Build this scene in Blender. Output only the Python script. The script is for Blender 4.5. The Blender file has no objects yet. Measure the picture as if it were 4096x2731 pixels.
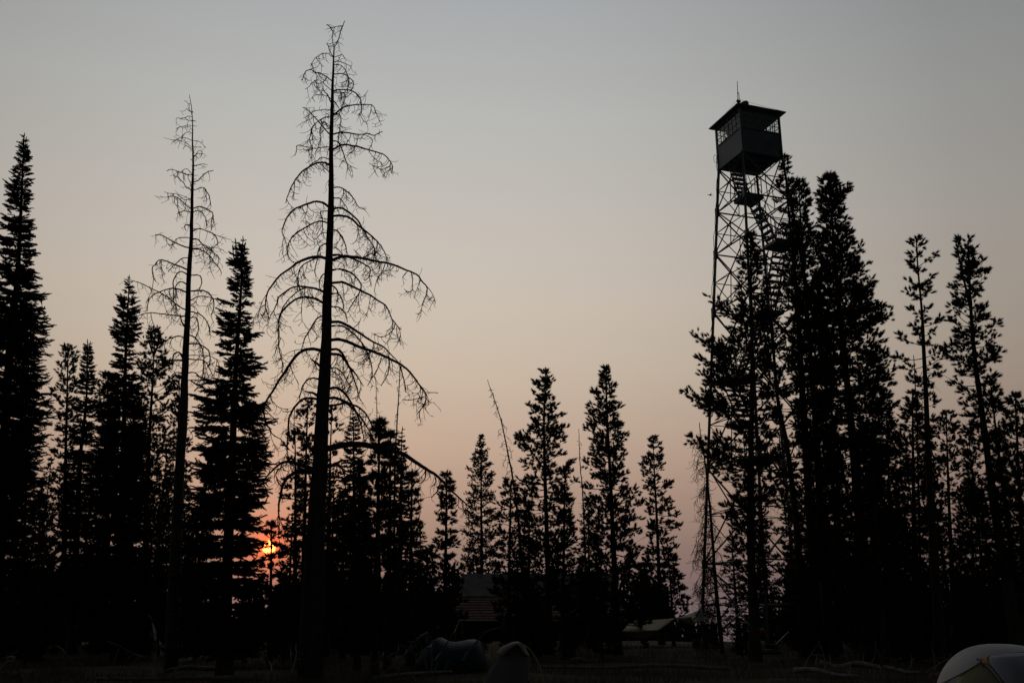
import bpy, math, zlib
import numpy as np

# ------------------------------------------------------------------ camera
R = math.radians
F, PITCH, HC = 3800.0, R(15.75), 1.56          # focal length in photo pixels, upward pitch, eye height
sc = bpy.context.scene
col = sc.collection
cam_d = bpy.data.cameras.new("camera")
cam = bpy.data.objects.new("camera", cam_d)
col.objects.link(cam)
cam.location = (0, 0, HC)
cam.rotation_euler = (R(90) + PITCH, 0, 0)
cam_d.sensor_width = 36.0
cam_d.lens = F / 4096.0 * 36.0
cam_d.clip_start, cam_d.clip_end = 0.1, 9000
sc.camera = cam
sc.view_settings.view_transform = 'Standard'
sc.view_settings.look = 'None'
sc.view_settings.exposure = 0.0
sc.view_settings.gamma = 1.0

CP, SP = math.cos(PITCH), math.sin(PITCH)


def raydir(px, py):
    xc, yc = (px - 2048.0) / F, (1365.5 - py) / F
    return np.array([xc, CP - yc * SP, SP + yc * CP])


def P(px, py, D):
    d = raydir(px, py)
    return np.array([0, 0, HC]) + d * (D / d[1])


def proj(p):
    x, y, z = p[0], p[1], p[2] - HC
    zc, yc = y * CP + z * SP, -y * SP + z * CP
    return 2048 + F * x / zc, 1365.5 - F * yc / zc


def mpp(py, D):                                   # metres per photo pixel at that row and distance
    d = raydir(2048, py)
    return D / d[1] / F


def terrain(x, y):
    d = np.maximum(0, np.asarray(y, float) - 46)
    return np.where(d < 40, -0.0016 * d * d, -0.128 * d + 2.56)


def G(px, py, z=0.0):                             # where a photo pixel meets the ground
    d = raydir(px, py)
    t = (z - HC) / d[2]
    return np.array([0, 0, HC]) + d * t


# ------------------------------------------------------------------ world: smoky sunset sky
SUN_AZ = math.atan2(*(raydir(1076, 2187)[:2]))    # measured from +Y towards +X
sd = raydir(1076, 2187)
sd = sd / np.linalg.norm(sd)
SUN_EL = math.asin(sd[2])
world = bpy.data.worlds.new("World")
sc.world = world
world.use_nodes = True
nt = world.node_tree
nt.nodes.clear()
NW = lambda t: nt.nodes.new(t)
LK = nt.links.new


def s2l(c):
    return tuple(((v / 255 / 12.92) if v / 255 <= 0.04045 else ((v / 255 + 0.055) / 1.055) ** 2.4) for v in c)


def wmath(op, a, b=None, clamp=False):
    n = NW('ShaderNodeMath')
    n.operation = op
    n.use_clamp = clamp
    for i, v in enumerate((a, b)):
        if v is None:
            continue
        if isinstance(v, (int, float)):
            n.inputs[i].default_value = v
        else:
            LK(v, n.inputs[i])
    return n.outputs[0]


def wdot(vec, d):
    n = NW('ShaderNodeVectorMath')
    n.operation = 'DOT_PRODUCT'
    LK(vec, n.inputs[0])
    n.inputs[1].default_value = tuple(d)
    return n.outputs['Value']


def ramp(fac, stops, interp='LINEAR'):
    n = NW('ShaderNodeValToRGB')
    n.color_ramp.interpolation = interp
    el = n.color_ramp.elements
    while len(el) > 1:
        el.remove(el[-1])
    first = True
    for p, c in stops:
        e = el[0] if first else el.new(p)
        e.position = p
        e.color = (*c, 1)
        first = False
    LK(fac, n.inputs[0])
    return n.outputs[0]


tc = NW('ShaderNodeTexCoord')
vec = tc.outputs['Generated']
sep = NW('ShaderNodeSeparateXYZ')
LK(vec, sep.inputs[0])
zf_ = wmath('DIVIDE', wmath('ADD', sep.outputs[2], 0.1), 1.1, True)
EL = lambda deg: (math.sin(R(deg)) + 0.1) / 1.1
sky_stops = [(EL(-5.5), s2l((92, 80, 84))), (EL(-1.8), s2l((116, 99, 101))), (EL(0.5), s2l((122, 103, 103))),
             (EL(3.4), s2l((144, 120, 112))), (EL(6.3), s2l((168, 141, 127))), (EL(9.3), s2l((186, 161, 144))),
             (EL(13.7), s2l((197, 180, 163))), (EL(17.5), s2l((200, 188, 174))), (EL(21.2), s2l((197, 189, 180))),
             (EL(28.6), s2l((184, 184, 180))), (EL(35.5), s2l((167, 170, 172))), (EL(46), s2l((112, 115, 120))), (EL(58), s2l((70, 73, 78))),
             (EL(75), s2l((52, 55, 60))), (1.0, s2l((46, 48, 54)))]
elev = ramp(zf_, sky_stops)
# azimuth fall-off away from the sunset side
hv = NW('ShaderNodeVectorMath')
hv.operation = 'MULTIPLY'
LK(vec, hv.inputs[0])
hv.inputs[1].default_value = (1, 1, 0)
hn = NW('ShaderNodeVectorMath')
hn.operation = 'NORMALIZE'
LK(hv.outputs[0], hn.inputs[0])
AZC = R(-7)
cosaz = wdot(hn.outputs[0], (math.sin(AZC), math.cos(AZC), 0))
azf = wmath('ADD', wmath('MULTIPLY', cosaz, 0.5), 0.5)
C_ = lambda deg: math.cos(R(deg)) * 0.5 + 0.5
g = lambda v: (v, v, v)
az = ramp(azf, [(0.0, (0.035, 0.038, 0.043)), (C_(120), (0.05, 0.053, 0.058)), (C_(80), (0.15, 0.155, 0.165)), (C_(50), (0.42, 0.43, 0.44)),
                (C_(34), (0.61, 0.615, 0.625)), (C_(27), (0.74, 0.745, 0.75)), (C_(20), (0.86, 0.86, 0.86)),
                (C_(12), (0.96, 0.96, 0.96)), (C_(4), (1.0, 1.0, 1.0))])
mx = NW('ShaderNodeMix')
mx.data_type = 'RGBA'
mx.blend_type = 'MULTIPLY'
mx.inputs[0].default_value = 1.0
LK(elev, mx.inputs[6])
LK(az, mx.inputs[7])
base_sky = mx.outputs[2]
ds = wmath('MAXIMUM', wdot(vec, sd), 0.0)


def lobe(n, c, prev):
    p = wmath('POWER', ds, n)
    m = NW('ShaderNodeMix')
    m.data_type = 'RGBA'
    m.blend_type = 'ADD'
    m.clamp_factor = False
    LK(p, m.inputs[0])
    LK(prev, m.inputs[6])
    m.inputs[7].default_value = (*c, 1)
    return m.outputs[2]


c1 = lobe(260.0, (0.17, 0.038, 0.010), base_sky)
mr = NW('ShaderNodeMix')
mr.data_type = 'RGBA'
LK(wmath('MULTIPLY', wmath('POWER', ds, 2600.0), 0.75), mr.inputs[0])
LK(c1, mr.inputs[6])
mr.inputs[7].default_value = (0.95, 0.15, 0.045, 1)
c3 = lobe(22000.0, (1.1, 0.05, 0.0), mr.outputs[2])
disc = NW('ShaderNodeMapRange')
disc.interpolation_type = 'SMOOTHSTEP'
LK(ds, disc.inputs[0])
disc.inputs[1].default_value = math.cos(R(0.44))
disc.inputs[2].default_value = math.cos(R(0.20))
md = NW('ShaderNodeMix')
md.data_type = 'RGBA'
md.blend_type = 'ADD'
md.clamp_factor = False
LK(disc.outputs[0], md.inputs[0])
LK(c3, md.inputs[6])
md.inputs[7].default_value = (16.0, 2.3, 0.4, 1)
bg = NW('ShaderNodeBackground')
LK(md.outputs[2], bg.inputs[0])
bg.inputs[1].default_value = 1.0
sky = NW('ShaderNodeTexSky')
sky.sky_type = 'NISHITA'
sky.sun_disc = False
sky.sun_elevation = SUN_EL
sky.sun_rotation = SUN_AZ
sky.air_density = 1.0
sky.dust_density = 5.0
bg2 = NW('ShaderNodeBackground')
LK(sky.outputs[0], bg2.inputs[0])
bg2.inputs[1].default_value = 0.003
addn = NW('ShaderNodeAddShader')
LK(bg.outputs[0], addn.inputs[0])
LK(bg2.outputs[0], addn.inputs[1])
wo = NW('ShaderNodeOutputWorld')
LK(addn.outputs[0], wo.inputs[0])

# ------------------------------------------------------------------ sun lamp (deep red, seen through smoke)
sun_d = bpy.data.lights.new("sun", 'SUN')
sun_d.energy = 0.12
sun_d.angle = R(0.55)
sun_d.color = (1.0, 0.36, 0.12)
sun = bpy.data.objects.new("sun", sun_d)
col.objects.link(sun)
sun.rotation_euler = (R(90) - SUN_EL, 0, math.pi - SUN_AZ)   # light travels from the sun towards the camera


# ------------------------------------------------------------------ materials
def mat(name, c, rough=0.8, var=0.35, scale=8.0, spec=0.2, metal=0.0, bump=0.0, stretch=(1, 1, 1), trans=0.0):
    m = bpy.data.materials.new(name)
    m.use_nodes = True
    t = m.node_tree
    b = t.nodes['Principled BSDF']
    tcn = t.nodes.new('ShaderNodeTexCoord')
    mp = t.nodes.new('ShaderNodeMapping')
    mp.inputs['Scale'].default_value = stretch
    t.links.new(tcn.outputs['Object'], mp.inputs[0])
    nz = t.nodes.new('ShaderNodeTexNoise')
    nz.inputs['Scale'].default_value = scale
    nz.inputs['Detail'].default_value = 5
    t.links.new(mp.outputs[0], nz.inputs[0])
    cr = t.nodes.new('ShaderNodeValToRGB')
    cr.color_ramp.elements[0].position = 0.3
    cr.color_ramp.elements[1].position = 0.7
    cr.color_ramp.elements[0].color = (*[max(0, v * (1 - var)) for v in c], 1)
    cr.color_ramp.elements[1].color = (*[min(1, v * (1 + var)) for v in c], 1)
    t.links.new(nz.outputs[0], cr.inputs[0])
    t.links.new(cr.outputs[0], b.inputs['Base Color'])
    b.inputs['Roughness'].default_value = rough
    b.inputs['Specular IOR Level'].default_value = spec
    b.inputs['Metallic'].default_value = metal
    if trans:
        b.inputs['Transmission Weight'].default_value = 0
    if bump:
        bp = t.nodes.new('ShaderNodeBump')
        bp.inputs['Strength'].default_value = bump
        t.links.new(nz.outputs[0], bp.inputs['Height'])
        t.links.new(bp.outputs[0], b.inputs['Normal'])
    return m


M = dict(
    fir=mat('fir_needles', (0.030, 0.050, 0.030), 0.85, 0.4, 3, 0.1),
    pine=mat('pine_needles', (0.040, 0.058, 0.028), 0.85, 0.4, 3, 0.1),
    bark=mat('bark', (0.085, 0.072, 0.062), 0.9, 0.4, 6, 0.1, bump=0.6, stretch=(3, 3, 0.7)),
    dead=mat('weathered_wood', (0.085, 0.078, 0.075), 0.85, 0.35, 5, 0.15, bump=0.5, stretch=(4, 4, 0.6)),
    deadtwig=mat('dead_twigs', (0.06, 0.053, 0.05), 0.9, 0.3, 5, 0.1),
    log=mat('fallen_log', (0.27, 0.26, 0.25), 0.85, 0.35, 4, 0.15, bump=0.5),
    steel=mat('painted_steel', (0.15, 0.185, 0.20), 0.55, 0.2, 3, 0.4, 0.2),
    cab=mat('cab_paint', (0.16, 0.205, 0.235), 0.5, 0.18, 2.5, 0.4),
    cabin_roof=mat('cabin_roof', (0.20, 0.175, 0.165), 0.8, 0.3, 2, 0.2, bump=0.3),
    rust=mat('rusty_sheet', (0.22, 0.13, 0.10), 0.75, 0.4, 4, 0.3),
    logwall=mat('log_wall', (0.14, 0.10, 0.075), 0.85, 0.3, 4, 0.15, bump=0.4, stretch=(0.4, 3, 3)),
    white=mat('white_nylon', (0.55, 0.54, 0.545), 0.6, 0.05, 3, 0.3),
    blue_grey=mat('grey_nylon', (0.36, 0.38, 0.43), 0.6, 0.12, 3, 0.3),
    olive=mat('olive_mesh', (0.30, 0.28, 0.17), 0.7, 0.1, 4, 0.2),
    orange=mat('orange_nylon', (0.70, 0.34, 0.06), 0.6, 0.1, 4, 0.3),
    cord=mat('brown_cord', (0.22, 0.09, 0.05), 0.8, 0.1, 4, 0.2),
    taupe=mat('taupe_nylon', (0.24, 0.23, 0.24), 0.65, 0.1, 3, 0.25),
    taupe2=mat('taupe_rainfly', (0.30, 0.27, 0.27), 0.65, 0.1, 3, 0.25),
    teal=mat('teal_nylon', (0.012, 0.075, 0.085), 0.55, 0.2, 3, 0.3),
    polegold=mat('yellow_pole', (0.60, 0.55, 0.10), 0.4, 0.1, 3, 0.4),
    polegreen=mat('green_pole', (0.10, 0.35, 0.26), 0.4, 0.1, 3, 0.4),
    mustard=mat('mustard_tarp', (0.22, 0.155, 0.025), 0.6, 0.12, 2, 0.3),
    tan=mat('tan_tarp', (0.22, 0.21, 0.13), 0.6, 0.08, 2, 0.3),
    red=mat('red_nylon', (0.45, 0.05, 0.03), 0.6, 0.15, 4, 0.3),
    grass=mat('dry_grass', (0.12, 0.11, 0.05), 0.9, 0.4, 1.5, 0.1),
    ground=mat('forest_floor', (0.085, 0.075, 0.055), 0.95, 0.5, 0.8, 0.05, bump=0.6),
    glassw=mat('pale_pane', (0.55, 0.60, 0.66), 0.3, 0.08, 3, 0.5),
    skin=mat('skin', (0.30, 0.20, 0.15), 0.6, 0.05, 3, 0.3),
    cloth=mat('grey_jacket', (0.22, 0.22, 0.24), 0.9, 0.15, 6, 0.1),
    hair=mat('dark_hair', (0.05, 0.045, 0.04), 0.8, 0.2, 6, 0.2),
    cable=mat('black_cable', (0.04, 0.04, 0.04), 0.6, 0.1, 3, 0.3),
)
gm = bpy.data.materials.new('window_glass')
gm.use_nodes = True
t_ = gm.node_tree
t_.nodes.clear()
o_ = t_.nodes.new('ShaderNodeOutputMaterial')
mx_ = t_.nodes.new('ShaderNodeMixShader')
tr_ = t_.nodes.new('ShaderNodeBsdfTransparent')
tr_.inputs[0].default_value = (0.93, 0.95, 0.94, 1)
gl_ = t_.nodes.new('ShaderNodeBsdfGlossy')
gl_.inputs['Roughness'].default_value = 0.03
mx_.inputs[0].default_value = 0.06
t_.links.new(tr_.outputs[0], mx_.inputs[1])
t_.links.new(gl_.outputs[0], mx_.inputs[2])
t_.links.new(mx_.outputs[0], o_.inputs[0])
M['glass'] = gm


# ------------------------------------------------------------------ mesh helpers
class MB:
    def __init__(self):
        self.v, self.t, self.q, self.n = [], [], [], 0

    def add(self, v, tris=None, quads=None):
        v = np.asarray(v, float).reshape(-1, 3)
        if tris is not None and len(tris):
            self.t.append(np.asarray(tris, int).reshape(-1, 3) + self.n)
        if quads is not None and len(quads):
            self.q.append(np.asarray(quads, int).reshape(-1, 4) + self.n)
        self.v.append(v)
        self.n += len(v)

    def tubes(self, pts, rad, sides=3):            # pts (N,m,3), rad (N,m)
        pts = np.asarray(pts, float)
        rad = np.asarray(rad, float)
        if pts.ndim == 2:
            pts, rad = pts[None], rad[None]
        N, m, _ = pts.shape
        if N == 0:
            return
        tan = np.gradient(pts, axis=1)
        tan /= np.linalg.norm(tan, axis=2, keepdims=True) + 1e-9
        mean = tan.mean(axis=1)
        ref = np.where((np.abs(mean[:, :1]) < 0.7), np.array([[1.0, 0, 0]]), np.array([[0, 0.6, 0.8]]))
        a = np.cross(tan, ref[:, None, :])
        a /= np.linalg.norm(a, axis=2, keepdims=True) + 1e-9
        b = np.cross(tan, a)
        ang = np.arange(sides) * 2 * math.pi / sides
        V = pts[:, :, None, :] + rad[:, :, None, None] * (np.cos(ang)[None, None, :, None] * a[:, :, None, :] + np.sin(ang)[None, None, :, None] * b[:, :, None, :])
        i = np.arange(m - 1)[:, None]
        j = np.arange(sides)[None, :]
        q = np.stack([i * sides + j, i * sides + (j + 1) % sides, (i + 1) * sides + (j + 1) % sides, (i + 1) * sides + j], -1).reshape(-1, 4)
        Q = (q[None] + (np.arange(N) * m * sides)[:, None, None]).reshape(-1, 4)
        self.add(V.reshape(-1, 3), quads=Q)
        if sides >= 4:                                # close both ends
            off = (np.arange(N) * m * sides)[:, None] + self.n - N * m * sides
            for k in range(1, sides - 1):
                for base, fl in ((0, 0), ((m - 1) * sides, 1)):
                    tr = np.concatenate([off + base, off + base + (k if fl else k + 1), off + base + (k + 1 if fl else k)], 1)
                    self.t.append(tr)

    def inst(self, proto, org, dirs, size, roll):
        pv, pt = proto
        N = len(org)
        if N == 0:
            return
        d = dirs / (np.linalg.norm(dirs, axis=1, keepdims=True) + 1e-9)
        ref = np.where(np.abs(d[:, 2:3]) < 0.85, np.array([[0, 0, 1.0]]), np.array([[1.0, 0, 0]]))
        a = np.cross(d, ref)
        a /= np.linalg.norm(a, axis=1, keepdims=True) + 1e-9
        b = np.cross(d, a)
        c, s = np.cos(roll)[:, None], np.sin(roll)[:, None]
        a2, b2 = a * c + b * s, -a * s + b * c
        V = org[:, None, :] + size[:, None, None] * (pv[None, :, 0:1] * a2[:, None] + pv[None, :, 1:2] * b2[:, None] + pv[None, :, 2:3] * d[:, None])
        T = (pt[None] + (np.arange(N) * len(pv))[:, None, None]).reshape(-1, 3)
        self.add(V.reshape(-1, 3), tris=T)

    def box(self, c, s, rz=0.0):
        c, s = np.asarray(c, float), np.asarray(s, float) / 2
        k = np.array([[x, y, z] for z in (-1, 1) for y in (-1, 1) for x in (-1, 1)], float) * s
        cr, sr = math.cos(rz), math.sin(rz)
        k = np.stack([k[:, 0] * cr - k[:, 1] * sr, k[:, 0] * sr + k[:, 1] * cr, k[:, 2]], -1)
        self.add(k + c, quads=[(0, 2, 3, 1), (4, 5, 7, 6), (0, 1, 5, 4), (2, 6, 7, 3), (0, 4, 6, 2), (1, 3, 7, 5)])

    def beam(self, p, q, w):
        self.tubes(np.array([[p, q]]), np.array([[w, w]]) * 0.7071, 4)

    def grid(self, A):                                # A (m,n,3)
        A = np.asarray(A, float)
        m, n = A.shape[:2]
        i, j = np.meshgrid(np.arange(m - 1), np.arange(n - 1), indexing='ij')
        q = np.stack([i * n + j, i * n + j + 1, (i + 1) * n + j + 1, (i + 1) * n + j], -1).reshape(-1, 4)
        self.add(A.reshape(-1, 3), quads=q)

    def build(self, name, m, parent=None, origin=(0, 0, 0), smooth=False, solid=0.0):
        me = bpy.data.meshes.new(name)
        V = np.concatenate(self.v) - np.asarray(origin, float)
        T = np.concatenate(self.t) if self.t else np.zeros((0, 3), int)
        Q = np.concatenate(self.q) if self.q else np.zeros((0, 4), int)
        me.vertices.add(len(V))
        me.vertices.foreach_set('co', V.astype(np.float32).ravel())
        L = np.concatenate([T.ravel(), Q.ravel()]).astype(np.int32)
        me.loops.add(len(L))
        me.loops.foreach_set('vertex_index', L)
        st = np.concatenate([np.arange(len(T)) * 3, len(T) * 3 + np.arange(len(Q)) * 4]).astype(np.int32)
        me.polygons.add(len(st))
        me.polygons.foreach_set('loop_start', st)
        me.update(calc_edges=True)
        me.polygons.foreach_set('use_smooth', np.full(len(st), bool(smooth)))
        me.materials.append(m)
        o = bpy.data.objects.new(name, me)
        col.objects.link(o)
        if parent is not None:
            o.parent = parent
        else:
            o.location = origin
        if solid:
            md_ = o.modifiers.new('thickness', 'SOLIDIFY')
            md_.thickness = solid
            md_.offset = 0
        return o


def tag(o, label=None, cat=None, group=None, kind=None):
    if label: o['label'] = label
    if cat: o['category'] = cat
    if group: o['group'] = group
    if kind: o['kind'] = kind
    return o


def thing(name, label, cat, loc, rz=0.0, group=None):
    o = bpy.data.objects.new(name, None)
    o.empty_display_size = 0.3
    col.objects.link(o)
    o.location = tuple(loc)
    o.rotation_euler = (0, 0, rz)
    return tag(o, label, cat, group)


def smoothpath(pts, n):
    """Catmull-Rom through pts, resampled evenly to n points"""
    p = np.asarray(pts, float)
    if len(p) == 2:
        return p[0] + (p[1] - p[0]) * np.linspace(0, 1, n)[:, None]
    e = np.concatenate([[2 * p[0] - p[1]], p, [2 * p[-1] - p[-2]]])
    out = []
    for k in range(1, len(e) - 2):
        t = np.linspace(0, 1, 9)[:-1, None] if k < len(e) - 3 else np.linspace(0, 1, 9)[:, None]
        a, b, c, d = e[k - 1], e[k], e[k + 1], e[k + 2]
        out.append(0.5 * (2 * b + (c - a) * t + (2 * a - 5 * b + 4 * c - d) * t ** 2 + (3 * b - 3 * c + d - a) * t ** 3))
    o = np.concatenate(out)
    s = np.concatenate([[0], np.cumsum(np.linalg.norm(np.diff(o, axis=0), axis=1))])
    u = np.linspace(0, s[-1], n)
    return np.stack([np.interp(u, s, o[:, k]) for k in range(o.shape[1])], -1)


def unit(v):
    v = np.asarray(v, float)
    return v / (np.linalg.norm(v, axis=-1, keepdims=True) + 1e-9)


# ------------------------------------------------------------------ foliage prototypes
def make_tuft(seed, nn=64, core=0.19, nl=0.43):
    r = np.random.default_rng(seed)
    k = 5
    a = np.arange(k) * 2 * math.pi / k
    v = [np.array([[0, 0, 0.05]]), np.stack([core * np.cos(a), core * np.sin(a), np.full(k, 0.52)], -1), np.array([[0, 0, 0.82]])]
    t = []
    for i in range(k):
        j = (i + 1) % k
        t += [(0, 1 + j, 1 + i), (k + 1, 1 + i, 1 + j)]
    n = k + 2
    for i in range(nn):
        z0 = r.uniform(0.3, 0.78)
        ph = r.uniform(0, 6.283)
        th = R(r.uniform(8, 105))
        d = np.array([math.cos(ph) * math.sin(th), math.sin(ph) * math.sin(th), math.cos(th)])
        w = np.array([-math.sin(ph), math.cos(ph), 0]) * 0.026
        b = np.array([0, 0, z0]) + d * 0.026
        tip = b + d * nl * r.uniform(0.75, 1.15)
        v.append(np.array([b - w, b + w, tip]))
        t.append((n, n + 1, n + 2))
        n += 3
    return np.concatenate(v), np.array(t)


def make_spray(seed, nn=7):
    """a short flat fir twig along +z with saw-toothed needle edges"""
    r = np.random.default_rng(seed)
    v = [np.array([[0, 0, 0], [0.10, 0.03, 0.4], [-0.10, 0.03, 0.4], [0, -0.09, 0.42], [0, 0, 1.0]])]
    t = [(0, 1, 3), (0, 3, 2), (0, 2, 1), (4, 3, 1), (4, 2, 3), (4, 1, 2)]
    n = 5
    for i in range(nn):
        z0 = 0.05 + 0.9 * i / nn
        for sx, sy in ((1, 0.25), (-1, 0.25), (0.1, 1)):
            l = 0.20 * r.uniform(0.7, 1.25) * (1.1 - 0.4 * z0)
            b = np.array([0, 0, z0])
            tip = b + np.array([sx * l, sy * l, l * 0.95])
            w = np.array([0, 0, 0.085])
            v.append(np.array([b - w, b + w, tip]))
            t.append((n, n + 1, n + 2))
            n += 3
    return np.concatenate(v), np.array(t)


TUFTS = [make_tuft(s) for s in (1, 2, 3)]
LITE = [make_tuft(s, 9, 0.26, 0.4) for s in (5, 6)]
SPRAYS = [make_spray(s) for s in (1, 2, 3)]


def scatter(mb, protos, rng, org, dirs, size):
    if len(org) == 0:
        return
    org, dirs, size = np.array(org), np.array(dirs), np.array(size)
    w = rng.integers(0, len(protos), len(org))
    for k, p in enumerate(protos):
        s = w == k
        mb.inst(p, org[s], dirs[s], size[s], rng.uniform(0, 6.283, s.sum()))


# ------------------------------------------------------------------ live trees
def trunk_world(pts, D, foot_dx=0.0):
    W = [P(x, y, D) for x, y in pts]
    a, b = W[-2], W[-1]
    gz = float(terrain(b[0], D))
    if b[2] > gz + 0.05:
        s = (b[2] - gz) / max(0.3, a[2] - b[2])
        e = b + (b - a) * min(s, 50)
        e[2] = gz
        W.append(e)
    else:
        f_ = (a[2] - gz) / (a[2] - b[2])
        W[-1] = a + (b - a) * f_
    return np.array(W)


def crown_interp(prof, py):
    p = np.array(prof, float)
    return np.interp(py, p[:, 0], p[:, 1]), np.interp(py, p[:, 0], p[:, 2])


def trunk_mesh(W, r0, r1, rng, parent, base, m, rough=0.06):
    n = 26
    T = smoothpath(W, n)
    s = np.linspace(0, 1, n)
    rad = r0 + (r1 - r0) * s ** 1.05
    rad = rad * (1 + rng.normal(0, rough, n)) * (1 + 0.35 * np.clip((s - 0.93) / 0.07, 0, 1))
    mb = MB()
    mb.tubes(T, np.maximum(rad, 0.006), 9)
    return mb, T


def z_sampler(T):
    o = np.argsort(T[:, 2])
    return lambda z: np.array([np.interp(z, T[o, 2], T[o, 0]), np.interp(z, T[o, 2], T[o, 1]), z])


def fir(name, label, D, pts, prof, seed, dens=1.0, leaders=(), group=None, cat='tree'):
    rng = np.random.default_rng(seed)
    W = trunk_world(pts, D)
    base = W[-1]
    H = W[0][2] - base[2]
    root = thing(name, label, cat, base, 0, group)
    mb, T = trunk_mesh(W, 0.012, 0.011 * H + 0.05, rng, root, base, M['bark'])
    at = z_sampler(T)
    fo = MB()
    wood = []
    O, Dr, S = [], [], []

    def leader(p0, p1, k):
        mb.tubes(np.array([p0, (p0 + p1) / 2, p1]), np.array([0.022, 0.014, 0.006]), 4)
        L = np.linalg.norm(p1 - p0)
        for j in range(k):
            u = (j + 0.4) / k
            c = p0 + (p1 - p0) * u
            for a in rng.uniform(0, 6.283, 5):
                d = np.array([math.cos(a), math.sin(a), 0.25])
                O.append(c); Dr.append(d); S.append((0.10 + 0.16 * (1 - u)) * rng.uniform(0.7, 1.2))
        for u in np.linspace(0.1, 0.93, int(6 + L * 10)):
            O.append(p0 + (p1 - p0) * u); Dr.append(unit(p1 - p0) + rng.normal(0, 0.1, 3)); S.append(0.11)

    top = W[0]
    leader(at(top[2] - 0.55), top, 4)
    for (x, y, x2, y2) in leaders:
        leader(P(x2, y2, D + rng.uniform(-.15, .15)), P(x, y, D + rng.uniform(-.15, .15)), 4)
    z = top[2] - 0.3
    zlow = max(base[2] + 0.25, P(0, prof[-1][0], D)[2])
    while z > zlow:
        c = at(z)
        px, py = proj(c)
        l, r = crown_interp(prof, py)
        mm = mpp(py, D)
        l, r = l * mm, r * mm
        k = int(rng.integers(5, 8) * min(1.25, max(1.0, 0.75 + 0.25 * (l + r))) * dens)
        for a in rng.uniform(0, 6.283) + np.arange(k) * 6.283 / max(k, 1) + rng.normal(0, 0.3, k):
            ca, sa = math.cos(a), math.sin(a)
            Lr = (r if ca > 0 else l) * abs(ca) ** 2 + 0.5 * (l + r) * sa ** 2
            L = Lr * rng.choice([rng.uniform(0.55, 0.9), rng.uniform(0.85, 1.06)], p=[0.6, 0.4]) * 0.94 - 0.03
            if L < 0.06:
                continue
            rel = (top[2] - z) / H
            e0 = 0.45 - 1.1 * min(1, rel * 2.2) + rng.normal(0, 0.1)
            e0 = max(e0, -0.34)
            up = rng.uniform(0.12, 0.36)
            rad = np.array([ca, sa, 0])
            lat = np.array([-sa, ca, 0])
            n = 6
            t = np.linspace(0, 1, n)
            path = c + rad * (L * t)[:, None] + np.array([0, 0, 1]) * (L * (e0 * t + up * t ** 2))[:, None]
            wood.append((path, np.linspace(0.008 + 0.012 * min(L, 1.5), 0.004, n)))
            nt_ = int(5 + L * 20)
            for u in np.concatenate([rng.uniform(0.12, 1.0, nt_) ** 0.8, [1.0]]):
                p = c + rad * L * u + np.array([0, 0, L * (e0 * u + up * u * u)])
                side = rng.choice([-1, 1])
                sp = rng.uniform(0.25, 1.0)
                d = rad * (1.0 - 0.35 * sp) + lat * side * sp * 0.9 + np.array([0, 0, rng.uniform(-0.25, 0.25) + e0 * 0.4])
                if u > 0.93:
                    d = rad + np.array([0, 0, 0.25 + e0 * 0.3]) + rng.normal(0, 0.12, 3)
                O.append(p); Dr.append(d)
                S.append(rng.uniform(0.16, 0.30) * (0.38 + 0.67 * min(1, L / 0.5)) * (1.2 - 0.35 * u))
                if L > 0.55 and rng.random() < 0.75:      # a second twig further out on the side shoot
                    q = p + unit(d) * S[-1] * 0.8
                    O.append(q); Dr.append(d + rng.normal(0, 0.35, 3)); S.append(S[-1] * 0.75)
        z -= rng.uniform(0.11, 0.20) * (1.7 if rng.random() < 0.08 else 0.92)
    scatter(fo, SPRAYS, rng, O, Dr, S)
    if wood:
        fo.tubes(np.array([w[0] for w in wood]), np.array([w[1] for w in wood]), 3)
    mb.build('trunk', M['bark'], root, base)
    fo.build('crown', M['fir'], root, base)
    return root


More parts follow.
